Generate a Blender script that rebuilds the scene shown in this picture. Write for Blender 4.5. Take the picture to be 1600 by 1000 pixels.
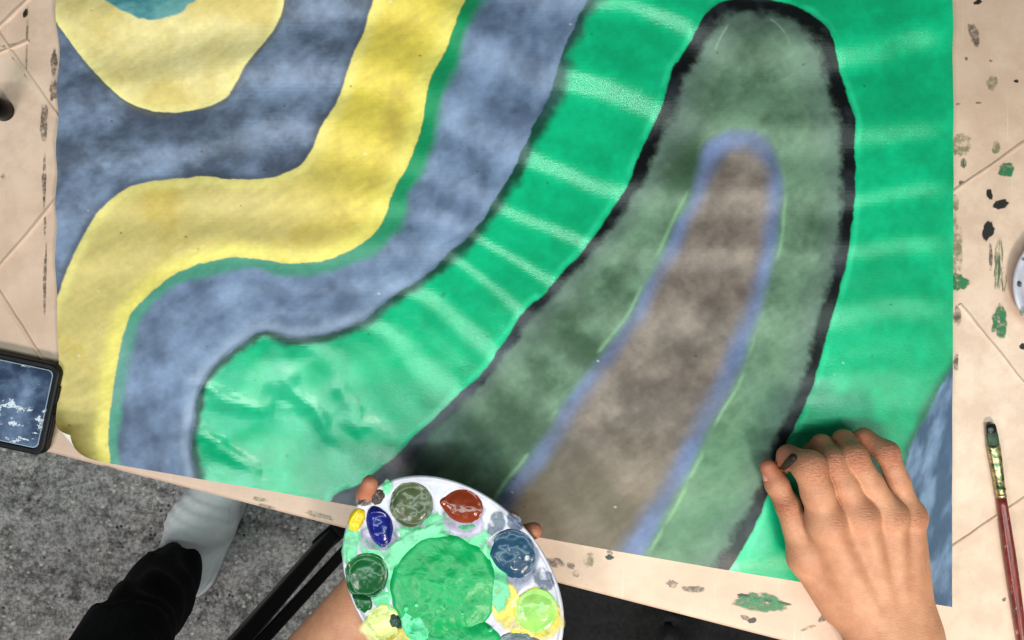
import bpy, math
import numpy as np
from mathutils import Vector

for o in list(bpy.data.objects):
    bpy.data.objects.remove(o)
S = bpy.context.scene
COL = S.collection
rng = np.random.default_rng(7)

# ------------------------------------------------------------ camera, light, exposure
CAMZ = 0.70                      # metres above the table top (table top is z = 0)
PX = 1.0 / 1800.0                # one photograph pixel on the table top, in metres
cam = bpy.data.cameras.new('camera')
cam.sensor_width = 36.0
cam.lens = 36.0 * CAMZ / (1600 * PX)
cam.clip_start = 0.02
cam.clip_end = 50
camo = bpy.data.objects.new('camera', cam)
camo.location = (0, 0, CAMZ)
COL.objects.link(camo)
S.camera = camo

world = bpy.data.worlds.new('World')
S.world = world
world.use_nodes = True
bg = world.node_tree.nodes['Background']
bg.inputs['Color'].default_value = (0.86, 0.93, 1.0, 1)
bg.inputs['Strength'].default_value = 0.15


def lamp(name, loc, target, size, energy, color):
    l = bpy.data.lights.new(name, 'AREA')
    l.shape = 'RECTANGLE'
    l.size, l.size_y = size
    l.energy = energy
    l.color = color
    o = bpy.data.objects.new(name, l)
    o.location = loc
    d = Vector(target) - Vector(loc)
    o.rotation_euler = d.to_track_quat('-Z', 'Y').to_euler()
    COL.objects.link(o)
    return o


lamp('unseen_lamp', (0.40, -0.90, 0.88), (0.05, -0.05, 0.0), (0.20, 0.16), 14.0, (1.0, 0.89, 0.76))
lamp('unseen_lamp', (-0.85, -0.95, 1.25), (-0.50, -0.30, -0.6), (0.5, 0.25), 15.0, (1.0, 0.93, 0.95))  # added fill lamp, unseen, aimed low to brighten the shoe and floor
lamp('ceiling_tube', (0.20, -0.45, 1.60), (0.20, -0.25, 0.0), (2.3, 0.10), 29.0, (0.76, 1.0, 0.94))
vs = S.view_settings
vs.view_transform = 'Standard'
vs.look = 'None'
vs.exposure = -0.30
vs.gamma = 1.0

# ------------------------------------------------------------ helpers


def lin(r, g, b):
    def f(c):
        c /= 255.0
        return c / 12.92 if c <= 0.04045 else ((c + 0.055) / 1.055) ** 2.4
    return (f(r), f(g), f(b))


def P(px, py, z=0.0):
    """photograph pixel + height -> a point of the place"""
    k = PX * (CAMZ - z) / CAMZ
    return np.array(((px - 800) * k, -(py - 500) * k, z))


def link(o, parent=None):
    COL.objects.link(o)
    if parent is not None:
        o.parent = parent
    return o


def empty(name, label, cat, loc=(0, 0, 0), group=None):
    o = bpy.data.objects.new(name, None)
    o.empty_display_size = 0.03
    o.location = loc
    o['label'] = label
    o['category'] = cat
    if group:
        o['group'] = group
    return link(o)


def mesh(name, verts, faces, mat=None, parent=None, smooth=True):
    me = bpy.data.meshes.new(name)
    verts = np.asarray(verts, dtype=np.float32)
    if parent is not None:
        verts = verts - np.array(world_loc(parent), dtype=np.float32)
    if isinstance(faces, np.ndarray):
        n, k = faces.shape
        me.vertices.add(len(verts))
        me.vertices.foreach_set('co', verts.ravel())
        me.loops.add(n * k)
        me.loops.foreach_set('vertex_index', faces.astype(np.int32).ravel())
        me.polygons.add(n)
        me.polygons.foreach_set('loop_start', np.arange(0, n * k, k, dtype=np.int32))
        me.update(calc_edges=True)
    else:
        me.from_pydata([tuple(v) for v in verts], [], [tuple(f) for f in faces])
    me.validate()
    if smooth:
        me.polygons.foreach_set('use_smooth', np.ones(len(me.polygons), dtype=bool))
    me.update()
    o = bpy.data.objects.new(name, me)
    if mat:
        me.materials.append(mat)
    return link(o, parent)


def world_loc(o):
    v = Vector((0, 0, 0))
    while o is not None:
        v += o.location
        o = o.parent
    return v


def attr_color(o, name, rgb):
    a = o.data.attributes.new(name, 'FLOAT_COLOR', 'POINT')
    buf = np.ones((len(rgb), 4), dtype=np.float32)
    buf[:, :3] = rgb
    a.data.foreach_set('color', buf.ravel())


def attr_float(o, name, v):
    a = o.data.attributes.new(name, 'FLOAT', 'POINT')
    a.data.foreach_set('value', np.asarray(v, dtype=np.float32).ravel())


# ---- node helper
class N:
    def __init__(self, name):
        self.m = bpy.data.materials.new(name)
        self.m.use_nodes = True
        self.t = self.m.node_tree
        self.b = self.t.nodes['Principled BSDF']

    def node(self, typ, **kw):
        n = self.t.nodes.new(typ)
        for k, v in kw.items():
            setattr(n, k, v)
        return n

    def wire(self, a, b):
        self.t.links.new(a, b)

    def set(self, sock, v):
        if hasattr(v, 'is_output'):
            self.wire(v, sock)
        else:
            if isinstance(v, tuple) and len(v) == 3:
                v = v + (1,)
            sock.default_value = v

    def coord(self, out='Object'):
        return self.node('ShaderNodeTexCoord').outputs[out]

    def mapping(self, vec, scale=(1, 1, 1), rot=(0, 0, 0), loc=(0, 0, 0)):
        n = self.node('ShaderNodeMapping')
        self.wire(vec, n.inputs['Vector'])
        n.inputs['Scale'].default_value = scale
        n.inputs['Rotation'].default_value = rot
        n.inputs['Location'].default_value = loc
        return n.outputs[0]

    def noise(self, vec, scale, detail=4, rough=0.55, dist=0.0):
        n = self.node('ShaderNodeTexNoise')
        self.wire(vec, n.inputs['Vector'])
        n.inputs['Scale'].default_value = scale
        n.inputs['Detail'].default_value = detail
        n.inputs['Roughness'].default_value = rough
        n.inputs['Distortion'].default_value = dist
        return n.outputs['Fac']

    def voronoi(self, vec, scale, out='Distance', feature='F1'):
        n = self.node('ShaderNodeTexVoronoi')
        n.feature = feature
        self.wire(vec, n.inputs['Vector'])
        n.inputs['Scale'].default_value = scale
        return n.outputs[out]

    def ramp(self, fac, stops, interp='LINEAR'):
        n = self.node('ShaderNodeValToRGB')
        n.color_ramp.interpolation = interp
        el = n.color_ramp.elements
        while len(el) < len(stops):
            el.new(0.5)
        for e, (p, c) in zip(el, stops):
            e.position = p
            if not isinstance(c, tuple):
                c = (c, c, c)
            e.color = c + (1,)
        self.wire(fac, n.inputs[0])
        return n.outputs[0]

    def mix(self, fac, a, b, blend='MIX'):
        n = self.node('ShaderNodeMix')
        n.data_type = 'RGBA'
        n.blend_type = blend
        self.set(n.inputs[0], fac)
        self.set(n.inputs[6], a)
        self.set(n.inputs[7], b)
        return n.outputs[2]

    def math(self, op, a, b=0.5):
        n = self.node('ShaderNodeMath', operation=op)
        self.set(n.inputs[0], a)
        self.set(n.inputs[1], b)
        return n.outputs[0]

    def attr(self, name, out='Color'):
        n = self.node('ShaderNodeAttribute')
        n.attribute_name = name
        return n.outputs[out]

    def bump(self, h, strength=0.3, dist=0.001):
        n = self.node('ShaderNodeBump')
        n.inputs['Strength'].default_value = strength
        n.inputs['Distance'].default_value = dist
        self.wire(h, n.inputs['Height'])
        self.wire(n.outputs[0], self.b.inputs['Normal'])
        return n

    def p(self, **kw):
        for k, v in kw.items():
            self.set(self.b.inputs[k.replace('_', ' ')], v)
        return self


def simple(name, col, rough=0.5, spec=0.5, var=0.12, scale=60, metallic=0.0, coat=0.0, bump=0.0):
    n = N(name)
    f = n.noise(n.coord(), scale, 5, 0.6)
    a = tuple(c * (1 - var) for c in col)
    b = tuple(min(1, c * (1 + var)) for c in col)
    n.p(Base_Color=n.ramp(f, [(0.3, a), (0.7, b)]), Roughness=rough, Metallic=metallic)
    n.b.inputs['Specular IOR Level'].default_value = spec
    n.b.inputs['Coat Weight'].default_value = coat
    n.b.inputs['Coat Roughness'].default_value = 0.12
    if bump:
        n.bump(f, bump, 0.001)
    return n.m


# ---- numpy noise on pixel coordinates
GRIDS = {}


def vnoise(x, y, cell, seed):
    if seed not in GRIDS:
        GRIDS[seed] = np.random.default_rng(seed).random((256, 256)).astype(np.float32)
    g = GRIDS[seed]
    fx = np.asarray(x) / cell + 40.0
    fy = np.asarray(y) / cell + 40.0
    ix = np.floor(fx).astype(int)
    iy = np.floor(fy).astype(int)
    tx = fx - ix
    ty = fy - iy
    tx = tx * tx * (3 - 2 * tx)
    ty = ty * ty * (3 - 2 * ty)
    ix0, ix1, iy0, iy1 = ix % 256, (ix + 1) % 256, iy % 256, (iy + 1) % 256
    return (g[ix0, iy0] * (1 - tx) * (1 - ty) + g[ix1, iy0] * tx * (1 - ty)
            + g[ix0, iy1] * (1 - tx) * ty + g[ix1, iy1] * tx * ty)


def fbm(x, y, cell, seed, oct=4, gain=0.55):
    s = 0
    a = 1.0
    tot = 0
    for k in range(oct):
        s = s + a * vnoise(x + 13.7 * k, y - 7.3 * k, cell / 2 ** k, seed + k)
        tot += a
        a *= gain
    return s / tot        # about 0..1, mean 0.5


def sstep(a, b, x):
    t = np.clip((x - a) / (b - a), 0, 1)
    return t * t * (3 - 2 * t)


def catmull(pts, n=6, closed=False):
    pts = np.asarray(pts, float)
    out = []
    m = len(pts)
    rngi = range(m if closed else m - 1)
    for i in rngi:
        if closed:
            p0, p1, p2, p3 = pts[(i - 1) % m], pts[i], pts[(i + 1) % m], pts[(i + 2) % m]
        else:
            p0, p1, p2, p3 = pts[max(i - 1, 0)], pts[i], pts[i + 1], pts[min(i + 2, m - 1)]
        for k in range(n):
            t = k / n
            out.append(0.5 * (2 * p1 + (p2 - p0) * t + (2 * p0 - 5 * p1 + 4 * p2 - p3) * t * t
                              + (3 * p1 - p0 - 3 * p2 + p3) * t ** 3))
    if not closed:
        out.append(pts[-1])
    return np.array(out)


# ============================================================ THE SETTING: floor
def floor_mat():
    n = N('speckled_concrete')
    co = n.coord()
    big = n.noise(co, 5.5, 6, 0.6)
    mid = n.noise(co, 52, 7, 0.72)
    fine = n.noise(co, 150, 4, 0.7)
    base = n.ramp(mid, [(0.36, lin(74, 66, 63)), (0.46, lin(160, 146, 141)), (0.56, lin(220, 204, 198)), (0.68, lin(252, 238, 232))])
    base = n.mix(n.ramp(big, [(0.38, 0.0), (0.62, 0.75)]), base, n.mix(0.5, base, lin(232, 224, 218)))
    agg = n.node('ShaderNodeTexVoronoi')
    n.wire(n.mapping(co, scale=(1, 1.2, 1)), agg.inputs['Vector'])
    agg.inputs['Scale'].default_value = 72
    base = n.mix(0.7, base, n.mix(0.5, agg.outputs['Color'], (0.5, 0.5, 0.5)), 'OVERLAY')
    hs = n.node('ShaderNodeHueSaturation')
    hs.inputs['Saturation'].default_value = 0.10
    hs.inputs['Value'].default_value = 0.66
    n.wire(base, hs.inputs['Color'])
    base = n.mix(1.0, hs.outputs[0], (1.0, 0.95, 0.92), 'MULTIPLY')
    v = n.voronoi(n.mapping(co, scale=(1, 1.3, 1)), 70)
    chips = n.ramp(v, [(0.16, 1.0), (0.34, 0.0)])
    chipmask = n.ramp(n.noise(co, 40, 3), [(0.50, 0.0), (0.56, 1.0)])
    base = n.mix(n.math('MULTIPLY', chips, chipmask), base, lin(226, 216, 206))
    v2 = n.ramp(n.voronoi(n.mapping(co, loc=(3, 2, 0)), 80), [(0.12, 1.0), (0.3, 0.0)])
    pm = n.ramp(n.noise(co, 17, 3), [(0.52, 0.0), (0.6, 1.0)])
    base = n.mix(n.math('MULTIPLY', v2, pm), base, lin(38, 34, 33))
    base = n.mix(n.ramp(fine, [(0.38, 0.6), (0.56, 0.0)]), base, lin(60, 54, 51))
    n.p(Base_Color=base, Roughness=0.75)
    n.bump(n.math('ADD', mid, fine), 0.7, 0.004)
    return n.m


FZ = -0.74
fl = mesh('floor', [(-3, -3, FZ), (3, -3, FZ), (3, 3, FZ), (-3, 3, FZ)], [(0, 1, 2, 3)], floor_mat(), smooth=False)
fl['kind'] = 'structure'
fl['label'] = 'grey speckled concrete floor below the table'

# ============================================================ TABLE


def table_mat():
    n = N('beige_table_surface')
    co = n.coord()
    big = n.noise(co, 3.5, 4, 0.5)
    c = n.ramp(big, [(0.34, lin(198, 166, 148)), (0.50, lin(218, 186, 165)), (0.66, lin(232, 203, 184))])
    mid = n.noise(co, 30, 5, 0.65)
    c = n.mix(n.ramp(mid, [(0.40, 0.45), (0.60, 0.0)]), c, lin(190, 156, 136))
    sp = n.ramp(n.voronoi(co, 150), [(0.05, 1.0), (0.13, 0.0)])
    sm = n.ramp(n.noise(co, 22, 3, 0.6), [(0.60, 0.0), (0.68, 0.8)])
    c = n.mix(n.math('MULTIPLY', sp, sm), c, lin(96, 84, 70))
    scr = n.noise(n.mapping(co, scale=(260, 9, 1), rot=(0, 0, 0.7)), 1.0, 3, 0.6)
    c = n.mix(n.ramp(scr, [(0.62, 0.0), (0.72, 0.22)]), c, lin(238, 222, 206))
    n.p(Base_Color=c, Roughness=n.ramp(mid, [(0.3, 0.42), (0.7, 0.6)]))
    n.bump(n.math('ADD', n.noise(co, 70, 3), n.math('MULTIPLY', n.noise(co, 420, 2), 0.3)), 0.16, 0.0016)
    return n.m


TM = table_mat()


def yedge(x):                 # front edge of the table, in photograph pixels
    return 712 + 0.2564 * (x - 85)


TH = 0.020
table = empty('table', 'beige paint-stained table under the large painting', 'table', (0.0, 0.0, 0.0))
# profile of the rounded front edge: (inset, z)
prof = [(0.014, -TH), (0.004, -TH), (0.0012, -TH + 0.0012), (0.0, -TH + 0.004), (0.0, -0.006), (0.0009, -0.0030),
        (0.0030, -0.0009), (0.006, -0.0002), (0.010, 0.0)]
e0 = P(-900, yedge(-900))
e1 = P(2400, yedge(2400))
d = (e1 - e0) / np.linalg.norm(e1 - e0)
inw = np.array((-d[1], d[0], 0))
NE = 80
vv = []
for i in range(NE + 1):
    b = e0 + (e1 - e0) * i / NE
    for a, z in prof:
        vv.append(b + inw * a + np.array((0, 0, z)))
    vv.append(np.array((b[0] + inw[0] * 0.01, 0.85, 0.0)))
    vv.append(np.array((b[0] + inw[0] * 0.01, 0.85, -TH)))
K = len(prof) + 2
ff = []
for i in range(NE):
    for j in range(K):
        ff.append((i * K + j, (i + 1) * K + j, (i + 1) * K + (j + 1) % K, i * K + (j + 1) % K))
ff.append(tuple(range(K - 1, -1, -1)))
ff.append(tuple(NE * K + j for j in range(K)))
mesh('tabletop', vv, ff, TM, table, smooth=False)


def box(lo, hi):
    x0, y0, z0 = lo
    x1, y1, z1 = hi
    v = [(x0, y0, z0), (x1, y0, z0), (x1, y1, z0), (x0, y1, z0), (x0, y0, z1), (x1, y0, z1), (x1, y1, z1), (x0, y1, z1)]
    f = [(0, 3, 2, 1), (4, 5, 6, 7), (0, 1, 5, 4), (1, 2, 6, 5), (2, 3, 7, 6), (3, 0, 4, 7)]
    return v, f


steel = simple('dark_steel', lin(46, 46, 50), 0.4, metallic=0.6)
for cx, cy in ((-0.78, 0.02), (-0.78, 0.75), (0.78, -0.3), (0.78, 0.75)):
    v, f = box((cx - 0.02, cy - 0.02, FZ), (cx + 0.02, cy + 0.02, -TH))
    mesh('leg', v, f, steel, table, smooth=False)


def crease(x0, y0, x1, y1, w=9.0, h=0.0016):
    """a raised fold in the table's plastic cover"""
    n = 24
    t = np.linspace(0, 1, n)
    c = np.stack([x0 + (x1 - x0) * t, y0 + (y1 - y0) * t], 1)
    dd = np.array((x1 - x0, y1 - y0)) / math.hypot(x1 - x0, y1 - y0)
    nn = np.array((-dd[1], dd[0]))
    c = c + nn * ((fbm(c[:, 0], c[:, 1], 60, 3) - 0.5) * 5)[:, None]
    V = []
    for k in range(n):
        ww = w * (0.75 + 0.5 * vnoise(k * 9.0, x0, 20, 5))
        for a, z in ((-1, -0.0001), (-0.6, 0.35), (-0.15, 0.95), (0.15, 1), (0.6, 0.4), (1, -0.0001)):
            q = c[k] + nn * a * ww * 0.5
            V.append(P(q[0], q[1], z * h if z > 0 else z))
    F = [(k * 6 + j, k * 6 + j + 1, (k + 1) * 6 + j + 1, (k + 1) * 6 + j) for k in range(n - 1) for j in range(5)]
    return mesh('crease', V, [f[::-1] for f in F], TM, table)


for a in ((-60, -28, 99, 196), (-20, 62, 60, -18), (-60, 488, 99, 298), (-40, 398, 70, 566), (1478, 308, 1680, 168),
          (1500, 476, 1700, 722), (1478, 860, 1700, 716), (-90, 120, 44, 64)):
    crease(*a)


def paint_film_mat(name, col, alpha_lo, alpha_hi, rough=0.45, scale=90.0, str_=(1, 1, 1), rot=0.0):
    """thin dry paint: patchy, so the surface under it shows through"""
    n = N(name)
    co = n.coord()
    f = n.noise(n.mapping(co, scale=str_, rot=(0, 0, rot)), scale, 5, 0.7)
    n.p(Base_Color=n.ramp(f, [(0.3, tuple(c * 0.75 for c in col)), (0.7, col)]), Roughness=rough)
    edge = n.attr('edge', 'Fac')
    a = n.math('MULTIPLY', n.ramp(f, [(alpha_lo, 0.0), (alpha_hi, 1.0)]), edge)
    n.wire(a, n.b.inputs['Alpha'])
    n.bump(f, 0.2, 0.0006)
    return n.m


F_BLACK = paint_film_mat('dried_black_paint', lin(38, 34, 30), 0.28, 0.45)
F_GREY = paint_film_mat('dried_grey_paint', lin(92, 84, 78), 0.36, 0.68, scale=160)
F_GREEN = paint_film_mat('dried_green_paint', lin(44, 124, 78), 0.28, 0.55, scale=160)
F_OLIVE = paint_film_mat('thin_olive_paint', lin(128, 130, 92), 0.38, 0.72, scale=120)
F_STREAK = paint_film_mat('streaked_green_paint', lin(52, 104, 66), 0.42, 0.62, scale=60, str_=(5, 0.6, 1))


def film(name, cx, cy, rx, ry, mat, parent, seed, rot=0.0, z=0.0003, rough=0.35, zf=None, soft=0.25, sides=40, pz=0.0):
    """an irregular thin patch of paint"""
    V = []
    E = []
    rings = (0.0, 0.35, 0.62, 0.8, 0.92, 1.0)
    ca, sa = math.cos(rot), math.sin(rot)
    tt = 2 * np.pi * np.arange(sides) / sides
    wobs = 1 + rough * 2 * (fbm(seed * 31 + 60 * np.cos(tt), 60 * np.sin(tt), 42, seed % 23 + 11, 4, 0.65) - 0.5)
    for r in rings:
        for k in range(sides):
            t = 2 * math.pi * k / sides
            wob = wobs[k]
            x = rx * r * wob * math.cos(t)
            y = ry * r * wob * math.sin(t)
            qx, qy = cx + x * ca - y * sa, cy + x * sa + y * ca
            zz = z if zf is None else zf(qx, qy) + z
            V.append(P(qx, qy, pz) * (1, 1, 0) + (0, 0, zz) if zf is not None else P(qx, qy, zz))
            E.append(min(1.0, (1 - r) / soft) if soft > 0 else 1.0)
    F = []
    for i in range(len(rings) - 1):
        for k in range(sides):
            k2 = (k + 1) % sides
            F.append((i * sides + k, i * sides + k2, (i + 1) * sides + k2, (i + 1) * sides + k))
    # image y runs down, so this order faces up
    o = mesh(name, V, F, mat, parent)
    attr_float(o, 'edge', E)
    return o


stains = [
    # right strip
    (1522, 54, 8, 18, F_GREY, -0.3), (1501, 226, 17, 20, F_OLIVE, 0), (1557, 231, 6, 11, F_OLIVE, 0.2),
    (1572, 265, 12, 12, F_GREEN, 0), (1502, 287, 7, 5, F_GREY, -0.7), (1546, 303, 5, 10, F_BLACK, -0.3),
    (1562, 319, 12, 7, F_BLACK, -0.2), (1544, 360, 9, 15, F_BLACK, 0.3), (1560, 414, 8, 46, F_STREAK, 0.03),
    (1494, 384, 12, 44, F_OLIVE, 0.0), (1497, 441, 16, 14, F_GREEN, 0.1), (1496, 494, 8, 15, F_GREY, -0.1),
    (1563, 503, 13, 30, F_GREEN, 0.1), (1548, 400, 3, 24, F_GREY, 0), (1494, 566, 4, 16, F_GREY, 0),
    (1588, 127, 4, 3, F_BLACK, 0), (1528, 3, 7, 4, F_BLACK, -0.4), (1569, 437, 5, 20, F_STREAK, 0),
    (1550, 130, 9, 12, F_OLIVE, 0), (1492, 316, 7, 14, F_OLIVE, 0), (1569, 937, 3, 4, F_GREY, 0.5),
    (1510, 92, 3, 3, F_GREY, 0), (1548, 95, 3, 2, F_GREY, 0), (1498, 163, 4, 2, F_GREY, 0), (1530, 161, 6, 2, F_GREY, 0),
    (1505, 255, 5, 9, F_STREAK, 0), (1598, 542, 6, 5, F_BLACK, 0),
    # front strip
    (868, 879, 16, 8, F_GREY, 0.2), (892, 884, 8, 5, F_GREY, 0.3), (920, 875, 9, 12, F_OLIVE, 0.1),
    (953, 871, 7, 5, F_BLACK, 0.1), (953, 864, 5, 4, F_GREY, 0.0), (1050, 913, 10, 6, F_GREY, 0.1), (1084, 921, 17, 6, F_GREY, 0.12),
    (1187, 941, 46, 15, F_GREEN, 0.16), (1203, 939, 34, 3, F_BLACK, 0.16), (1164, 931, 16, 3, F_BLACK, 0.16),
    (1166, 966, 10, 4, F_GREY, 0.3), (1176, 970, 8, 4, F_BLACK, -0.4), (1286, 966, 9, 5, F_GREY, -0.6),
    (1262, 982, 14, 3, F_OLIVE, -0.35), (900, 897, 6, 6, F_OLIVE, 0), (405, 781, 12, 4, F_OLIVE, 0.2), (500, 806, 26, 5, F_OLIVE, 0.25),
    (168, 735, 14, 5, F_GREY, 0.25), (415, 792, 14, 4, F_GREY, 0.25),
    # left strip
    (84, 96, 5, 24, F_GREY, 0.05), (83, 143, 7, 16, F_GREY, 0.1), (68, 192, 7, 32, F_GREY, 0.03),
    (69, 285, 4, 42, F_GREY, 0.0), (70, 350, 2, 20, F_GREY, 0.0), (70, 440, 3, 62, F_GREY, 0.02),
    (40, 21, 4, 7, F_BLACK, 0.1), (42, 60, 2, 60, F_OLIVE, 0.02), (22, 70, 24, 3, F_OLIVE, -0.15), (23, 90, 6, 4, F_GREY, 0.8),
    (40, 116, 3, 5, F_GREY, 0), (5, 276, 4, 5, F_OLIVE, 0),
]
for i, (x, y, rx, ry, m, r) in enumerate(stains):
    film('paint_stain', x, y, rx, ry, m, table, i + 1, r, z=0.00035 + 0.00003 * (i % 7), rough=0.55, soft=0.22)

# ============================================================ PAINTING
GX = 6.0
xs = np.arange(60, 1520 + GX, GX)
ys = np.arange(-300, 980 + GX, GX)
GXX, GYY = np.meshgrid(xs, ys)           # coarse grid for the distance fields


def sdf_poly(poly):
    """signed distance to a closed outline on the coarse grid, positive inside"""
    p = np.asarray(poly)
    q = np.roll(p, -1, 0)
    X, Y = GXX.ravel().astype(np.float32), GYY.ravel().astype(np.float32)
    best = np.full(X.shape, 1e12, np.float32)
    ins = np.zeros(X.shape, bool)
    for (ax, ay), (bx, by) in zip(p, q):
        ex, ey = bx - ax, by - ay
        L = ex * ex + ey * ey
        if L < 1e-9:
            continue
        t = np.clip(((X - ax) * ex + (Y - ay) * ey) / L, 0, 1)
        dx, dy = X - ax - t * ex, Y - ay - t * ey
        np.minimum(best, dx * dx + dy * dy, out=best)
        c = (ay > Y) != (by > Y)
        if ey != 0:
            ins ^= c & (X < (Y - ay) * ex / ey + ax)
    dd = np.sqrt(best)
    return np.where(ins, dd, -dd).reshape(GXX.shape)


def sample(F, x, y):
    fx = np.clip((x - xs[0]) / GX, 0, len(xs) - 1.001)
    fy = np.clip((y - ys[0]) / GX, 0, len(ys) - 1.001)
    ix, iy = fx.astype(int), fy.astype(int)
    tx, ty = fx - ix, fy - iy
    return (F[iy, ix] * (1 - tx) * (1 - ty) + F[iy, ix + 1] * tx * (1 - ty)
            + F[iy + 1, ix] * (1 - tx) * ty + F[iy + 1, ix + 1] * tx * ty)


# outlines of the painted shapes (drawn on the paper, in paper coordinates)
teal = catmull([(168, 0), (182, 13), (200, 25), (224, 34), (243, 37), (263, 34), (287, 25), (305, 13), (323, 0), (345, -60),
                (320, -125), (245, -165), (170, -125), (145, -60)], 5, True)
ydisc = catmull([(80, 10), (94, 36), (104, 51), (125, 84), (146, 108), (170, 132), (194, 154), (212, 166), (236, 175), (266, 178),
                 (296, 175), (326, 169), (356, 154), (368, 138), (392, 105), (416, 69), (437, 33), (450, 0), (458, -90),
                 (430, -200), (330, -290), (150, -290), (60, -200), (50, -80)], 5, True)
D = [(630, -310), (600, -60), (587, 0), (575, 30), (563, 72), (550, 105), (532, 150), (520, 178), (502, 207), (487, 237), (470, 260), (445, 274),
     (415, 282), (365, 282), (320, 277), (290, 281), (230, 287), (197, 301), (164, 328), (141, 358), (128, 387), (116, 414),
     (102, 447), (92, 470), (60, 540)]
E = [(800, -310), (750, -60), (728, 0), (718, 27), (700, 69), (690, 90), (674, 126), (667, 159), (658, 204), (646, 243), (631, 273), (618, 298),
     (602, 340), (577, 375), (543, 396), (500, 410), (470, 412), (443, 412), (404, 405), (368, 402), (332, 409), (296, 420), (272, 432),
     (248, 450), (227, 471), (210, 492), (201, 516), (193, 543), (186, 581), (181, 614), (178, 644), (175, 680), (177, 722), (178, 800)]
G = [(1010, -310), (940, -60), (920, 0), (902, 24), (896, 45), (880, 81), (872, 108), (860, 144), (848, 171), (836, 192), (828, 216), (815, 240),
     (800, 270), (778, 308), (752, 348), (728, 376), (699, 400), (678, 422), (654, 439), (630, 454), (600, 475), (577, 495),
     (550, 510), (520, 521), (490, 527), (460, 528), (442, 524), (424, 519), (406, 521), (385, 534), (361, 551), (340, 572),
     (322, 596), (313, 620), (308, 650), (303, 680), (304, 710), (311, 743), (316, 820)]
H = [(520, 830), (519, 778), (535, 765), (562, 755), (598, 728), (628, 702), (645, 684), (672, 659), (699, 634), (720, 613), (744, 592), (768, 565), (777, 547),
     (798, 520), (810, 499), (828, 478), (846, 464), (864, 445), (882, 422), (903, 401), (925, 371), (950, 335), (974, 298),
     (986, 273), (1001, 237), (1016, 204), (1031, 168), (1040, 138), (1049, 111), (1061, 93), (1076, 69), (1088, 45),
     (1100, 27), (1118, 10), (1148, 2), (1170, 1), (1196, 2), (1229, 8), (1256, 21), (1277, 39), (1292, 60), (1304, 93), (1314, 126),
     (1323, 162), (1330, 195), (1331, 228), (1332, 270), (1331, 300), (1328, 340), (1320, 400), (1308, 450), (1294, 500),
     (1287, 527), (1278, 560), (1266, 599), (1254, 635), (1236, 671), (1224, 692), (1203, 755), (1176, 820), (1140, 880), (1125, 900), (1090, 960)]
I = [(740, 860), (780, 775), (812, 732), (850, 682), (880, 633), (912, 588), (950, 540), (985, 490), (1015, 430), (1040, 382), (1062, 340), (1080, 300),
     (1091, 260), (1100, 228), (1122, 211), (1150, 206), (1178, 211), (1200, 226), (1213, 255), (1217, 300), (1215, 350), (1206, 400), (1195, 440),
     (1178, 500), (1160, 556), (1140, 607), (1110, 660), (1080, 720), (1050, 780), (1020, 832), (1003, 860), (970, 930)]
J = [(760, 860), (820, 760), (866, 700), (905, 632), (950, 575), (995, 510), (1032, 440), (1066, 375), (1098, 308), (1114, 265), (1134, 244),
     (1156, 238), (1178, 246), (1192, 275), (1194, 310), (1188, 375), (1172, 440), (1152, 500), (1118, 585), (1085, 650), (1046, 722), (1005, 797),
     (962, 856), (930, 930)]
dD = sdf_poly(np.vstack([catmull(D), [(60, 1100), (1700, 1100), (1700, -310)]]))
dE = sdf_poly(np.vstack([catmull(E), [(178, 1100), (1700, 1100), (1700, -310)]]))
dG = sdf_poly(np.vstack([catmull(G), [(316, 1100), (1700, 1100), (1700, -310)]]))
dH = sdf_poly(catmull(H))
dI = sdf_poly(catmull(I))
dJ = sdf_poly(catmull(J))
dT = sdf_poly(teal)
dY = sdf_poly(ydisc)
dK = sdf_poly(np.vstack([catmull([(1600, 440), (1500, 552), (1482, 577), (1466, 600), (1450, 630), (1432, 668), (1412, 712), (1408, 780), (1420, 860), (1425, 990)]),
                         [(1700, 990), (1700, 440)]]))

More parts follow.
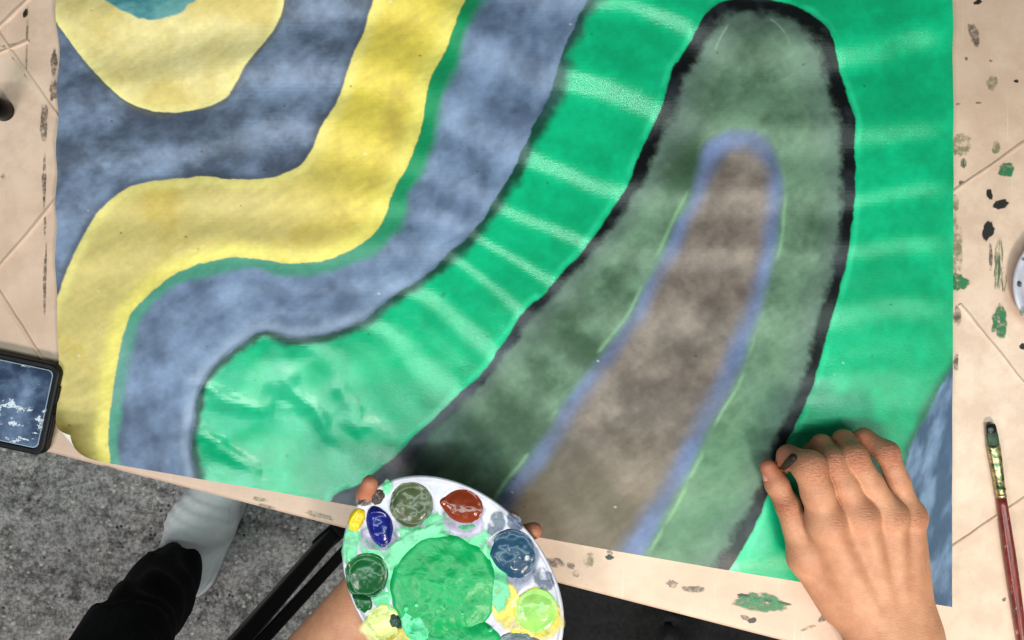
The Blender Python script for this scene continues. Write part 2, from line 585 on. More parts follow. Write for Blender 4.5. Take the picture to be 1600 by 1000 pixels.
# ---- buckles of the damp paper: phase field through hand-placed ridge points
ridge = [
    (945, 8, 0), (1010, 25, 0), (1075, 48, 0), (1150, 88, 0), (1280, 90, 0), (1400, 72, 0), (1475, 66, 0),
    (885, 130, 1), (950, 148, 1), (1025, 178, 1), (1120, 212, 1), (1250, 222, 1), (1400, 215, 1), (1475, 205, 1),
    (754, 87, 1), (640, 20, 1), (480, 22, 1.0),
    (825, 255, 2), (880, 275, 2), (930, 294, 2), (1060, 318, 2), (1150, 320, 2), (1300, 318, 2), (1420, 302, 2), (706, 190, 2), (590, 128, 2), (470, 120, 2),
    (790, 332, 3), (845, 353, 3), (895, 375, 3), (1050, 405, 3), (1160, 410, 3), (1290, 400, 3), (1420, 385, 3), (680, 270, 3), (540, 225, 3), (440, 205, 3), (300, 210, 2.6),
    (758, 381, 4), (815, 412, 4), (860, 441, 4), (960, 500, 4), (1060, 512, 4), (1250, 505, 4), (1400, 480, 4), (600, 330, 4), (400, 320, 4), (200, 330, 4),
    (715, 408, 5), (760, 440, 5), (800, 475, 5), (880, 560, 5), (1000, 640, 5), (1180, 640, 5.2), (1420, 610, 5),
    (658, 460, 6), (710, 500, 6), (762, 545, 6), (850, 640, 6), (960, 745, 6), (1090, 790, 6.2), (1440, 780, 6.3), (480, 440, 5.6), (250, 420, 5.2), (130, 430, 5),
    (603, 512, 7), (655, 565, 7), (712, 620, 7), (780, 720, 7), (900, 840, 7), (1100, 880, 7),
    (515, 550, 8), (555, 620, 8), (600, 700, 8), (680, 790, 8), (330, 510, 6.5), (150, 560, 6.0), (220, 590, 6.6),
    (415, 570, 9), (445, 650, 9), (480, 750, 9), (350, 620, 8.6), (240, 680, 7.6),
    (120, 60, 1.0), (150, 210, 2.5), (300, -100, 0), (800, -100, -0.9), (1300, -100, -1.6), (110, 690, 8), (900, -250, -2.6), (200, -250, -1.2), (1450, -260, -3.0),
]
R_ = np.array(ridge, float)


def tps_fit(pts, val, lam=0.0004):
    a = pts / 500.0
    d2 = ((a[:, None] - a[None]) ** 2).sum(-1)
    Km = np.where(d2 > 0, 0.5 * d2 * np.log(d2 + 1e-12), 0) + lam * np.eye(len(a))
    Pm = np.hstack([np.ones((len(a), 1)), a])
    A = np.block([[Km, Pm], [Pm.T, np.zeros((3, 3))]])
    return a, np.linalg.solve(A, np.concatenate([val, np.zeros(3)]))


def tps_eval(fit, x, y):
    a, w = fit
    x, y = x / 500.0, y / 500.0
    out = w[-3] + w[-2] * x + w[-1] * y
    for (ax, ay), ww in zip(a, w):
        d2 = (x - ax) ** 2 + (y - ay) ** 2
        out = out + ww * 0.5 * d2 * np.log(d2 + 1e-12)
    return out


phase = tps_eval(tps_fit(R_[:, :2], R_[:, 2]), GXX, GYY)
# one buckle to each unit of phase; the steep flank of each faces the painter
gy_, gx_ = np.gradient(phase, GX * PX)
freq = np.clip(np.hypot(gx_, gy_), 6.0, 40.0)              # buckles per metre
wy = -(GYY - 500) * PX
steep = 0.5 * (np.arctan((wy + 0.45) / 1.60) + np.arctan(wy / CAMZ))
steep = np.tan(np.clip(steep, 0.13, 0.40)) * (0.82 + 0.42 * fbm(GXX, GYY, 120, 21, 3))
left = sstep(620, 430, GXX) * sstep(430, 540, GYY)
band = sstep(-10, 20, sample(dE, GXX, GYY)) * sstep(-10, 20, -sample(dG, GXX, GYY)) * sstep(650, 450, GXX)
steep = steep * (1 - 0.5 * left) * (1 - 0.35 * band) * (0.6 + 0.4 * sstep(80, 420, GXX)) * (1 - 0.15 * sstep(1250, 1350, GXX)) * (1 - 0.4 * sstep(700, 850, GYY))
grn = sstep(-8, 8, sample(dG, GXX, GYY)) * sstep(-8, 8, -sample(dH, GXX, GYY))
steep = steep * (1 + 0.75 * (1 - grn))
th_ = 2 * np.pi * (phase + 0.10 * (fbm(GXX, GYY, 90, 23, 2) - 0.5))
WAVE = steep / (2 * np.pi * freq * 1.6) * -(np.sin(th_) + (0.05 + 0.25 * grn) * np.sin(2 * th_)) + 0.0009 * (fbm(GXX, GYY, 130, 33, 4) - 0.5) * 2
# short sharp puckers in the wet corner of the green band
wpx, wpy = GXX + 34 * (fbm(GXX, GYY, 60, 26, 3) - 0.5), GYY + 34 * (fbm(GXX, GYY, 60, 27, 3) - 0.5)
for (ax, ay, bx, by, w, hh) in ((316, 610, 428, 650, 12, -0.0030), (310, 674, 412, 730, 13, -0.0032), (462, 604, 530, 692, 15, -0.0028),
                                (540, 620, 612, 700, 13, -0.0020), (430, 622, 466, 640, 11, 0.0012), (350, 700, 470, 690, 22, 0.0010),
                                (420, 560, 500, 560, 20, 0.0012)):
    ex, ey = bx - ax, by - ay
    t = np.clip(((wpx - ax) * ex + (wpy - ay) * ey) / (ex * ex + ey * ey), -0.15, 1.15)
    dd = np.hypot(wpx - ax - t * ex, wpy - ay - t * ey)
    taper = 1 - 0.75 * np.abs(2 * np.clip(t, 0, 1) - 0.75) ** 2
    WAVE = WAVE + hh * taper * np.exp(-(dd / w) ** 2)
WAVE = WAVE * (1 - 0.7 * sstep(1430, 1482, GXX))
WAVE = WAVE - WAVE.min()

CA = np.array((100.0, 612.0))
CD = np.array((0.635, 0.7725))
CN = np.array((-0.7725, 0.635))
CR = 23.0 * PX


def paper_grid(nx, ny, off):
    u = np.linspace(0, 1, nx)[None, :]
    v = np.linspace(0, 1, ny)[:, None]
    ytmp = -290 + 1150 * v
    xl = 96 + 2.2 * np.sin(ytmp / 95.0) + 3.0 * (vnoise(ytmp, 0 * ytmp, 110, 4) - 0.5) - 3 * sstep(120, 20, ytmp)
    xr = 1482.5 + 0.0 * ytmp + 1.0 * np.sin(ytmp / 160)
    x = xl + (xr - xl) * u
    yb = np.interp(x, [90, 175, 310, 530, 830, 1130, 1260, 1490], [707, 722, 745, 783, 835, 887, 908, 946])
    y = -290 + (yb + 290) * v
    y = y + 0 * x
    z = 0.0006 + sample(WAVE, x, y)
    # edges lie down a little
    s = (x - CA[0]) * CN[0] + (y - CA[1]) * CN[1]
    tt = (x - CA[0]) * CD[0] + (y - CA[1]) * CD[1]
    sm = np.maximum(s * PX, 0)
    th = sm / CR
    s2 = np.where(s > 0, (CR - off) * np.sin(th) / PX, s)
    zc = np.where(s > 0, CR - (CR - off) * np.cos(th), off)
    qx = CA[0] + CD[0] * tt + CN[0] * s2
    qy = CA[1] + CD[1] * tt + CN[1] * s2
    V = np.stack([(qx - 800) * PX, -(qy - 500) * PX, z + zc], -1).reshape(-1, 3)
    idx = np.arange(nx * ny).reshape(ny, nx)
    F = np.stack([idx[:-1, :-1], idx[1:, :-1], idx[1:, 1:], idx[:-1, 1:]], -1).reshape(-1, 4)
    return V, F, x.ravel(), y.ravel()


painting = empty('painting', 'large wavy abstract painting in green, blue and yellow, drying on buckled paper', 'painting', (0, 0, 0))


def paper_mat():
    n = N('white_paper')
    f = n.noise(n.coord(), 600, 3)
    n.p(Base_Color=n.ramp(f, [(0.3, lin(226, 218, 208)), (0.7, lin(238, 232, 224))]), Roughness=0.8)
    return n.m


V, F, _, _ = paper_grid(300, 260, 0.0)
mesh('paper_sheet', V, F[:, ::-1], paper_mat(), painting)
V, F, X, Y = paper_grid(930, 830, 0.00035)


def C(r, g, b):
    return np.array(lin(r, g, b))


def lerp(a, b, t):
    return a + (b - a) * t[:, None]


wob = lambda cell, seed, a: (fbm(X, Y, cell, seed, 3) - 0.5) * 2 * a
rough_edge = wob(26, 40, 2.6) + wob(7, 44, 1.2)
vD, vE, vG, vH, vI, vJ, vT, vY, vK = [sample(q, X, Y) for q in (dD, dE, dG, dH, dI, dJ, dT, dY, dK)]
# brush-stroke noises: drawn out along the strokes of each band
mott = fbm(X, Y, 90, 51, 5, 0.6)
mott2 = fbm(X * 0.8 + Y * 0.25, Y * 1.15, 38, 55, 5, 0.62)
fine = fbm(X, Y, 7, 60, 3, 0.7)
strokeE = 0.35 * fbm(vE * 1.2, (X - Y) * 0.45, 30, 65, 3, 0.5) + 0.65 * fbm(X, Y, 46, 66, 4, 0.55)
strokeH = 0.25 * fbm(vH * 1.2, (X + Y) * 0.45, 30, 70, 3, 0.5) + 0.75 * fbm(X, Y, 40, 71, 4, 0.55)
strokeV = 0.3 * fbm(X * 1.6, Y * 0.6, 30, 75, 3, 0.5) + 0.7 * fbm(X, Y, 50, 76, 4, 0.55)
cloud = sstep(0.3, 0.72, 0.6 * mott + 0.4 * mott2)
N0 = len(X)
# grey-blue ground
col = lerp(np.tile(C(72, 80, 98), (N0, 1)), np.tile(C(134, 150, 180), (N0, 1)), cloud)
gloss = np.full(N0, 0.44)
# yellow disc
m = sstep(-0.9, 0.9, vY + rough_edge * 0.6)
rimdark = np.exp(-((vY - rough_edge * 0.6 + 3) / 3.0) ** 2) * sstep(0.35, 0.6, fbm(X, Y, 60, 80, 3))
col = lerp(col, np.tile(C(96, 92, 66), (N0, 1)), 0.6 * rimdark)
yel = lerp(np.tile(C(213, 190, 116), (N0, 1)), np.tile(C(234, 216, 156), (N0, 1)), sstep(0.32, 0.68, mott))
yel = lerp(yel, np.tile(C(240, 226, 150), (N0, 1)), 0.8 * np.exp(-(vY / 10) ** 2))
col = lerp(col, yel, m)
gloss = gloss + (0.58 - gloss) * m
# teal disc
m = sstep(-1.5, 2.5, vT + rough_edge * 1.2)
tl = lerp(np.tile(C(58, 124, 136), (N0, 1)), np.tile(C(104, 160, 162), (N0, 1)), sstep(0.3, 0.7, mott2))
col = lerp(col, tl, m)
# yellow band
m = sstep(-0.9, 0.9, vD + rough_edge * 0.7)
dk = np.exp(-((vD + 3) / 5.0) ** 2)
col = lerp(col, np.tile(C(70, 74, 84), (N0, 1)), 0.55 * dk)
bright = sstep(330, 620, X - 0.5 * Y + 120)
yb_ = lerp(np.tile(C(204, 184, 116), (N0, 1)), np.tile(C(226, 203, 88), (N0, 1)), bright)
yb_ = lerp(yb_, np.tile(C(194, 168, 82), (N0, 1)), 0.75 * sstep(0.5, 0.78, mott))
yb_ = lerp(yb_, np.tile(C(236, 220, 114), (N0, 1)), 0.85 * np.exp(-((vE + 8) / 16) ** 2))
yb_ = lerp(yb_, np.tile(C(240, 226, 140), (N0, 1)), 0.6 * np.exp(-((vD - 6) / 10) ** 2))
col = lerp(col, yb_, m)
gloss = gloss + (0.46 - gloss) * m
# blue band with its green rim
m = sstep(-0.9, 0.9, vE + rough_edge * 0.9)
bl = lerp(np.tile(C(72, 86, 112), (N0, 1)), np.tile(C(134, 153, 187), (N0, 1)), sstep(0.28, 0.74, 0.5 * mott + 0.5 * strokeE))
rimw = 20 + 10 * sstep(300, 700, X) + wob(60, 90, 9)
rg = lerp(np.tile(C(76, 146, 124), (N0, 1)), np.tile(C(20, 142, 92), (N0, 1)), sstep(500, 660, X))
rg = lerp(rg, np.tile(C(112, 160, 154), (N0, 1)), 0.7 * sstep(430, 560, Y) * sstep(0.3, 0.6, strokeE))
tr = sstep(1.25, 0.55, vE / rimw + 0.4 * (strokeE - 0.5))
bl = lerp(bl, rg, tr)
# pale worn edge against the dark line, lower left
bl = lerp(bl, np.tile(C(158, 172, 196), (N0, 1)), 0.55 * np.exp(-((vG + 10) / 9) ** 2) * sstep(700, 420, X))
col = lerp(col, bl, m)
# dark line and green band
m = sstep(-1.2, 1.4, vG + rough_edge)
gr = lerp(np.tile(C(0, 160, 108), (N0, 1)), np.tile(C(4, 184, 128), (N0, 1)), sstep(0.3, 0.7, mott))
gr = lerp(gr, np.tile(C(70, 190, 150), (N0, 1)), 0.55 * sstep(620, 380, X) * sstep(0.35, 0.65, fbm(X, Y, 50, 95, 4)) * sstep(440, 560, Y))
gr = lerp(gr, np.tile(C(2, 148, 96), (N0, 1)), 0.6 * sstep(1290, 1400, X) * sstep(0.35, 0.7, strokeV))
lw = (17 + 5 * sstep(400, 100, Y) + wob(40, 100, 6)) * np.where((X < 560), 0.8, 1)
dn = sstep(1.25, 0.35, vG / lw + 0.9 * (fbm(X, Y, 22, 105, 3) - 0.5))
ldark = lerp(np.tile(C(16, 52, 44), (N0, 1)), np.tile(C(58, 84, 88), (N0, 1)), sstep(0.45, 0.7, fbm(X, Y, 44, 108, 3)) * 0.8 + 0.2 * sstep(700, 400, X))
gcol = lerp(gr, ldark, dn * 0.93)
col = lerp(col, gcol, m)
gm = m * (1 - dn * 0.6)
gloss = gloss + (0.21 + 0.10 * sstep(1260, 1340, X) - gloss) * gm
# thin dark seam where the green and blue meet
col = lerp(col, np.tile(C(60, 72, 84), (N0, 1)), 0.5 * np.exp(-((vG + 1.5) / 3.0) ** 2) * sstep(900, 500, X))
# green shape rim: a lighter line of fresh green against the black outline
col = lerp(col, np.tile(C(40, 206, 150), (N0, 1)), 0.65 * np.exp(-((vH + 6) / 5) ** 2) * sstep(0.25, 0.5, fbm(X, Y, 40, 111, 3)))
# blue-grey patch beside the hand
m = sstep(-2, 2.5, vK + rough_edge * 1.6)
kb = lerp(np.tile(C(64, 84, 112), (N0, 1)), np.tile(C(122, 144, 178), (N0, 1)), sstep(0.35, 0.75, fbm(X * 1.6 + Y * 0.5, Y * 0.5, 30, 115, 4)))
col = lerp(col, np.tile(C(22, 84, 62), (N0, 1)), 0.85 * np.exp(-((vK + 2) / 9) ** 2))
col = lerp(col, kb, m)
gloss = gloss + (0.42 - gloss) * m
# the long shape: black outline, sage inside
m = sstep(-1.2, 1.2, vH + rough_edge * 0.9)
sg = lerp(np.tile(C(60, 86, 64), (N0, 1)), np.tile(C(114, 144, 120), (N0, 1)), sstep(0.3, 0.7, 0.55 * mott + 0.45 * strokeH))
sg = lerp(sg, np.tile(C(84, 138, 100), (N0, 1)), 0.5 * sstep(500, 800, Y) * sstep(900, 1150, X))
side = sstep(1000, 1180, X)                              # outline is broad at the head and the far side
ow = 17 + 4 * side + 7 * sstep(400, 150, Y) + wob(70, 120, 5) + 12 * sstep(640, 760, Y) * (1 - side)
tdist = vH / ow + 0.75 * (fbm(X, Y, 16, 125, 4, 0.65) - 0.5) + 0.35 * (strokeH - 0.5)
core = sstep(1.25, 0.55, tdist)
haze_ = sstep(3.2, 0.8, tdist)
og = lerp(np.tile(C(92, 104, 104), (N0, 1)), np.tile(C(104, 122, 118), (N0, 1)), strokeH)
ob = lerp(np.tile(C(8, 11, 13), (N0, 1)), np.tile(C(70, 74, 86), (N0, 1)), np.clip(0.9 * sstep(380, 640, Y) * (1 - side) * sstep(0.2, 0.65, strokeH) + 0.25 * sstep(0.5, 0.75, fbm(X, Y, 30, 130, 3)), 0, 1))
sg = lerp(sg, og, haze_ * 0.55)
sg = lerp(sg, ob, core)
# violet glow, then brown
gl = sstep(-10, 10, vI + wob(40, 135, 4))
sg = lerp(sg, np.tile(C(132, 176, 128), (N0, 1)), 0.75 * np.exp(-((vI + 6 + wob(80, 137, 4)) / 3.0) ** 2) * sstep(0.42, 0.62, fbm(X, Y, 48, 138, 3)) * sstep(150, 420, Y))
vi = lerp(np.tile(C(92, 100, 132), (N0, 1)), np.tile(C(112, 126, 168), (N0, 1)), sstep(0.3, 0.7, fbm(X, Y, 60, 140, 4)))
sg = lerp(sg, vi, gl * 0.95)
br = lerp(np.tile(C(92, 80, 74), (N0, 1)), np.tile(C(144, 129, 121), (N0, 1)), sstep(0.3, 0.72, 0.6 * mott + 0.4 * fbm(X, Y, 36, 145, 4)))
br = lerp(br, np.tile(C(118, 106, 86), (N0, 1)), 0.6 * sstep(640, 800, Y))
bm_ = sstep(-18, 14, vJ + wob(30, 150, 5))
sg = lerp(sg, br, bm_)
col = lerp(col, sg, m)
gloss = gloss + (0.46 - gloss) * m
gloss = gloss + 0.10 * core * m * (-1)
# construction line scratched round the head of the long shape
arc = np.abs(np.hypot((X - 1172) / 62.0, (Y - 118) / 92.0) - 1) * 70
col = lerp(col, np.tile(C(150, 178, 148), (N0, 1)), 0.5 * np.exp(-(arc / 1.6) ** 2) * (Y < 80) * sstep(0.4, 0.6, fbm(X, Y, 30, 155, 3)))
# dry-brush texture, fine pigment grain and a few specks
dry = fbm(X * 0.5 + Y * 0.9, (Y * 0.5 - X * 0.9) * 0.25, 9, 161, 3, 0.6) * 0.6 + fbm(X, Y, 17, 165, 4, 0.65) * 0.4
col = col * (1 + 0.45 * (dry - 0.5) * (1 - 0.6 * gm * (1 - sstep(-1, 1, vH))))[:, None]
col = col * (0.90 + 0.20 * fine)[:, None]
for k in range(70):
    sx, sy = rng.uniform(110, 1470), rng.uniform(5, 880)
    rr = rng.uniform(1.0, 2.1)
    dd2 = ((X - sx) ** 2 + ((Y - sy) * 1.4) ** 2) / rr ** 2
    near = dd2 < 9
    t = np.exp(-dd2[near])
    c = C(30, 34, 34) if k % 4 else C(214, 222, 214)
    col[near] = col[near] + (c - col[near]) * (0.8 * t)[:, None]


def paint_layer_mat():
    n = N('brushed_poster_paint')
    co = n.coord()
    gl = n.attr('gloss', 'Fac')
    g1 = n.noise(co, 1100, 2, 0.7)
    g2 = n.noise(n.mapping(co, scale=(1, 3, 1), rot=(0, 0, 0.6)), 260, 4, 0.65)
    n.p(Base_Color=n.attr('pigment'), Roughness=n.math('ADD', gl, n.math('MULTIPLY', n.math('SUBTRACT', g1, 0.5), 0.25)))
    n.wire(n.ramp(gl, [(0.25, 0.6), (0.42, 0.28)]), n.b.inputs['Specular IOR Level'])
    n.bump(n.math('ADD', n.math('MULTIPLY', g1, 0.7), n.math('MULTIPLY', g2, 0.45)), 0.33, 0.0006)
    return n.m


po = mesh('paint_layer', V, F, paint_layer_mat(), painting)
attr_color(po, 'pigment', col)
attr_float(po, 'gloss', gloss)

# ============================================================ signed-distance modelling for bodies


def surface_nets(f, lo, h):
    nx, ny, nz = f.shape
    ins = f < 0
    c = [(i, j, k) for i in (0, 1) for j in (0, 1) for k in (0, 1)]
    cnt = np.zeros((nx - 1, ny - 1, nz - 1), np.int8)
    for i, j, k in c:
        cnt += ins[i:nx - 1 + i, j:ny - 1 + j, k:nz - 1 + k]
    act = np.argwhere((cnt > 0) & (cnt < 8))
    acc = np.zeros((len(act), 3))
    num = np.zeros(len(act))
    for a in range(8):
        for b in range(a + 1, 8):
            da = np.array(c[a])
            db = np.array(c[b])
            if np.abs(da - db).sum() != 1:
                continue
            pa, pb = act + da, act + db
            fa = f[pa[:, 0], pa[:, 1], pa[:, 2]]
            fb = f[pb[:, 0], pb[:, 1], pb[:, 2]]
            x = (fa < 0) != (fb < 0)
            t = np.where(x, fa / np.where(x, fa - fb, 1), 0)
            q = da + (db - da) * t[:, None]
            acc += q * x[:, None]
            num += x
    V = (act + acc / num[:, None]) * h + np.asarray(lo)
    idx = np.full(cnt.shape, -1, np.int64)
    idx[act[:, 0], act[:, 1], act[:, 2]] = np.arange(len(act))
    faces = []
    for ax in range(3):
        s0 = [slice(None)] * 3
        s1 = [slice(None)] * 3
        s0[ax] = slice(0, -1)
        s1[ax] = slice(1, None)
        A, B = ins[tuple(s0)], ins[tuple(s1)]
        e = np.argwhere(A != B)
        o1, o2 = [(1, 2), (2, 0), (0, 1)][ax]
        ok = (e[:, o1] > 0) & (e[:, o2] > 0) & (e[:, o1] < f.shape[o1] - 1) & (e[:, o2] < f.shape[o2] - 1)
        e = e[ok]
        ia = A[e[:, 0], e[:, 1], e[:, 2]]

        def cell(d1, d2):
            q = e.copy()
            q[:, o1] -= d1
            q[:, o2] -= d2
            return idx[q[:, 0], q[:, 1], q[:, 2]]
        q = np.stack([cell(1, 1), cell(0, 1), cell(0, 0), cell(1, 0)], 1)
        q[~ia] = q[~ia][:, ::-1]
        faces.append(q)
    F = np.vstack(faces)
    return V, F[(F >= 0).all(1)]


def smin(a, b, k):
    h = np.clip(0.5 + 0.5 * (b - a) / k, 0, 1)
    return b + (a - b) * h - k * h * (1 - h)


class Field:
    def __init__(self, lo, hi, h):
        self.lo = np.array(lo, float)
        self.h = h
        n = np.ceil((np.array(hi) - self.lo) / h).astype(int) + 1
        ax = [(self.lo[i] + h * np.arange(n[i])).astype(np.float32) for i in range(3)]
        self.x, self.y, self.z = ax[0][:, None, None], ax[1][None, :, None], ax[2][None, None, :]

    def cone(self, a, b, ra, rb, squash=None):
        """tapered capsule; squash = (axis vector, factor) widens it across"""
        a = np.asarray(a, np.float32)
        b = np.asarray(b, np.float32)
        e = b - a
        L = float(e @ e) + 1e-12
        t = np.clip(((self.x - a[0]) * e[0] + (self.y - a[1]) * e[1] + (self.z - a[2]) * e[2]) / L, 0, 1)
        dx, dy, dz = self.x - a[0] - t * e[0], self.y - a[1] - t * e[1], self.z - a[2] - t * e[2]
        r = ra + (rb - ra) * t
        d2 = dx * dx + dy * dy + dz * dz
        if squash is not None:
            v, k = squash
            pr = dx * v[0] + dy * v[1] + dz * v[2]
            d2 = d2 + pr * pr * (1 / k ** 2 - 1)
        return np.sqrt(d2) - r

    def ball(self, c, r, s=(1, 1, 1)):
        dx, dy, dz = (self.x - c[0]) / s[0], (self.y - c[1]) / s[1], (self.z - c[2]) / s[2]
        return (np.sqrt(dx * dx + dy * dy + dz * dz) - r) * min(s)

    def mesh(self, f):
        return surface_nets(f, self.lo, self.h)


# ---------------- skin
def skin_mat():
    n = N('skin')
    co = n.coord()
    base = n.attr('skin_tone')
    mott = n.noise(co, 55, 6, 0.65)
    c = n.mix(n.ramp(mott, [(0.36, 0.42), (0.64, 0.0)]), base, lin(164, 94, 70))
    pores = n.noise(co, 1300, 2, 0.6)
    c = n.mix(n.ramp(pores, [(0.3, 0.16), (0.6, 0.0)]), c, lin(140, 84, 62))
    wr = n.noise(n.mapping(co, scale=(0.45, 1.6, 1.0), rot=(0, 0, 0.25)), 520, 3, 0.6, 0.6)
    kn = n.attr('knuckle', 'Fac')
    c = n.mix(n.math('MULTIPLY', n.ramp(wr, [(0.36, 0.42), (0.52, 0.0)]), n.math('ADD', kn, 0.12)), c, lin(120, 66, 48))
    h = n.math('ADD', n.math('MULTIPLY', pores, 0.35), n.math('MULTIPLY', wr, n.math('ADD', n.math('MULTIPLY', kn, 2.2), 0.45)))
    n.bump(h, 0.8, 0.0009)
    n.p(Base_Color=c, Roughness=0.48)
    n.b.inputs['Specular IOR Level'].default_value = 0.38
    n.b.inputs['Subsurface Weight'].default_value = 0.05
    n.b.inputs['Subsurface Radius'].default_value = (1.0, 0.35, 0.18)
    n.b.inputs['Subsurface Scale'].default_value = 0.004
    return n.m


SKIN = skin_mat()

# ---- right hand, back of the hand up, pinching a thin brush
MCP = [P(1291, 818, .049), P(1345, 806, .050), P(1391, 806, .048), P(1423, 806, .041)]
PIP = [P(1265, 730, .056), P(1302, 722, .050), P(1334, 714, .052), P(1386, 708, .045)]
DIP = [P(1232, 713, .034), P(1284, 696, .030), P(1318, 688, .030), P(1350, 684, .032)]
TIP = [P(1222, 729, .017), P(1266, 706, .013), P(1302, 697, .011), P(1330, 692, .012)]
RF = [(.0128, .0128, .0092, .0068), (.0112, .0108, .0090, .0070), (.0108, .0104, .0088, .0068), (.0096, .0092, .0078, .0060)]
WR = P(1398, 1000, .040)
ELB = np.array((0.40, -0.52, 0.015))
CMC = P(1312, 945, .030)
TMC = P(1258, 872, .030)
TIPJ = P(1231, 790, .030)
TT = P(1200, 730, .029)

up = np.array((0, 0, 1.0))
axis = (WR - MCP[1]) / np.linalg.norm(WR - MCP[1])
across = np.cross(axis, up)
across /= np.linalg.norm(across)


def right_hand():
    g = Field((0.205, -0.42, -0.002), (0.405, -0.075, 0.082), 0.00115)
    # palm: metacarpals as a flattened fan
    palm = None
    wr_off = [-.017, -.006, .006, .016]
    for i in range(4):
        w = WR + across * (wr_off[i] if across[0] > 0 else -wr_off[i]) + np.array((0, 0, .002))
        d = g.cone(w, MCP[i] - (0, 0, .0025), .0165, .0148 - .0014 * i)
        palm = d if palm is None else smin(palm, d, .010)
        d = g.cone(w - (0, 0, .010), MCP[i] - (0, 0, .015) + axis * .008, .014, .011)
        palm = smin(palm, d, .010)
    # heel of the thumb and web
    palm = smin(palm, g.cone(CMC, TMC, .0165, .0128), .012)
    palm = smin(palm, g.cone(MCP[0] - (0, 0, .012) + axis * .012, TMC, .009, .009), .012)
    # forearm
    arm = g.cone(WR + axis * .004, WR + (ELB - WR) * .9, .0255, .040, (across, 1.22))
    palm = smin(palm, arm, .022)
    # ulna head
    palm = smin(palm, g.ball(WR + axis * .020 + across * (.020 if across[0] > 0 else -.020) + (0, 0, .016), .007), .012)
    # tendons and knuckles
    for i in range(4):
        top = MCP[i] + (0, 0, .0088)
        palm = smin(palm, g.cone(top + axis * .004, WR + (0, 0, .016) + across * ((-1.5 + i) * .004 * (1 if across[0] > 0 else -1)), .0014, .0010), .010)
    out = palm
    for i in range(4):
        a, b, c_, e = MCP[i], PIP[i], DIP[i], TIP[i]
        r = RF[i]
        mid = a + (b - a) * .55
        f = g.cone(a, mid, r[0] * 1.06, r[1] * .97)
        f = smin(f, g.cone(mid, b, r[1] * .97, r[1] * 1.0), .004)
        f = smin(f, g.ball(b + (0, 0, .0008), r[1] * 1.0), .003)
        f = smin(f, g.cone(b, c_, r[1] * .98, r[2]), .004)
        f = smin(f, g.cone(c_, e, r[2], r[3]), .003)
        f = smin(palm, f, .0085)
        f = smin(f, g.ball(a + (0, 0, .004), r[0] * .74), .011)
        out = smin(out, f, .0012)
    # thumb
    t = g.cone(TMC, TIPJ, .0122, .0098)
    t = smin(t, g.ball(TIPJ, .0102), .003)
    mid = TIPJ + (TT - TIPJ) * .55
    t = smin(t, g.cone(TIPJ, mid, .0095, .0094), .003)
    t = smin(t, g.cone(mid, TT, .0094, .0068), .004)
    t = smin(palm, t, .008)
    out = smin(out, t, .0014)
    return g.mesh(out)


def skin_colour(V, joints, tips, dorsal=True):
    base = np.tile(np.array(lin(210, 150, 116)), (len(V), 1))
    red = np.zeros(len(V))
    kn = np.zeros(len(V))
    for j, r in joints:
        d = np.linalg.norm(V - j, axis=1)
        red = np.maximum(red, 0.55 * np.exp(-(d / r) ** 2))
        kn = np.maximum(kn, np.exp(-(d / r) ** 2))
    for j, r in tips:
        d = np.linalg.norm(V - j, axis=1)
        red = np.maximum(red, 0.8 * np.exp(-(d / r) ** 2))
    return base + (np.array(lin(166, 88, 68)) - base) * red[:, None], kn


person = empty('person', 'painter with bare forearms holding a palette and a thin brush over the painting', 'person', (0.11, -0.68, FZ))
Vr, Fr = right_hand()
jr = [(p + (0, 0, .008), .013) for p in PIP] + [(p + (0, 0, .010), .007) for p in MCP] + [(TIPJ + (-.005, 0, .007), .010)]
cr, kr = skin_colour(Vr, jr, [(TT, .016)] + [(t, .02) for t in TIP] + [(d_, .016) for d_ in DIP])

# ---- left hand under the palette, palm up
PZ = 0.078                                     # height of the palette
LW = P(598, 925, .046)
LE = np.array((-0.27, -0.43, 0.010))
L_MCP = [P(664, 838, .050), P(694, 852, .048), P(716, 872, .048), P(730, 898, .048)]
L_END = [P(776, 800, .064), P(800, 812, .064), P(834, 829, .066), P(812, 888, .064)]


def left_hand():
    g = Field((-0.31, -0.46, -0.04), (0.035, -0.115, 0.100), 0.0022)
    ax = (LW - LE) / np.linalg.norm(LW - LE)
    side = np.cross(ax, up)
    side /= np.linalg.norm(side)
    d = g.cone(LE, LW, .041, .0255, (side, 1.18))
    for i in range(4):
        d = smin(d, g.cone(LW, L_MCP[i], .018, .012), .012)
    out = d
    for i in range(4):
        a, e = L_MCP[i], L_END[i]
        m_ = a + (e - a) * .55 - (0, 0, .004)
        f = smin(g.cone(a, m_, .0105, .0092), g.cone(m_, e, .0092, .0068), .004)
        out = smin(out, smin(d, f, .007), .0014)
    tj = P(578, 822, .058)
    tm = P(592, 870, .050)
    t = smin(g.cone(tm, tj, .0125, .0092), g.cone(tj, P(573, 774, .072), .0090, .0080), .004)
    t = smin(t, g.cone(P(573, 774, .072), P(578, 755, .082), .0080, .0064), .003)
    out = smin(out, smin(d, t, .010), .0014)
    return g.mesh(out)


Vl, Fl = left_hand()
cl, kl = skin_colour(Vl, [], [(P(576, 764, .08), .02)] + [(e, .015) for e in L_END])


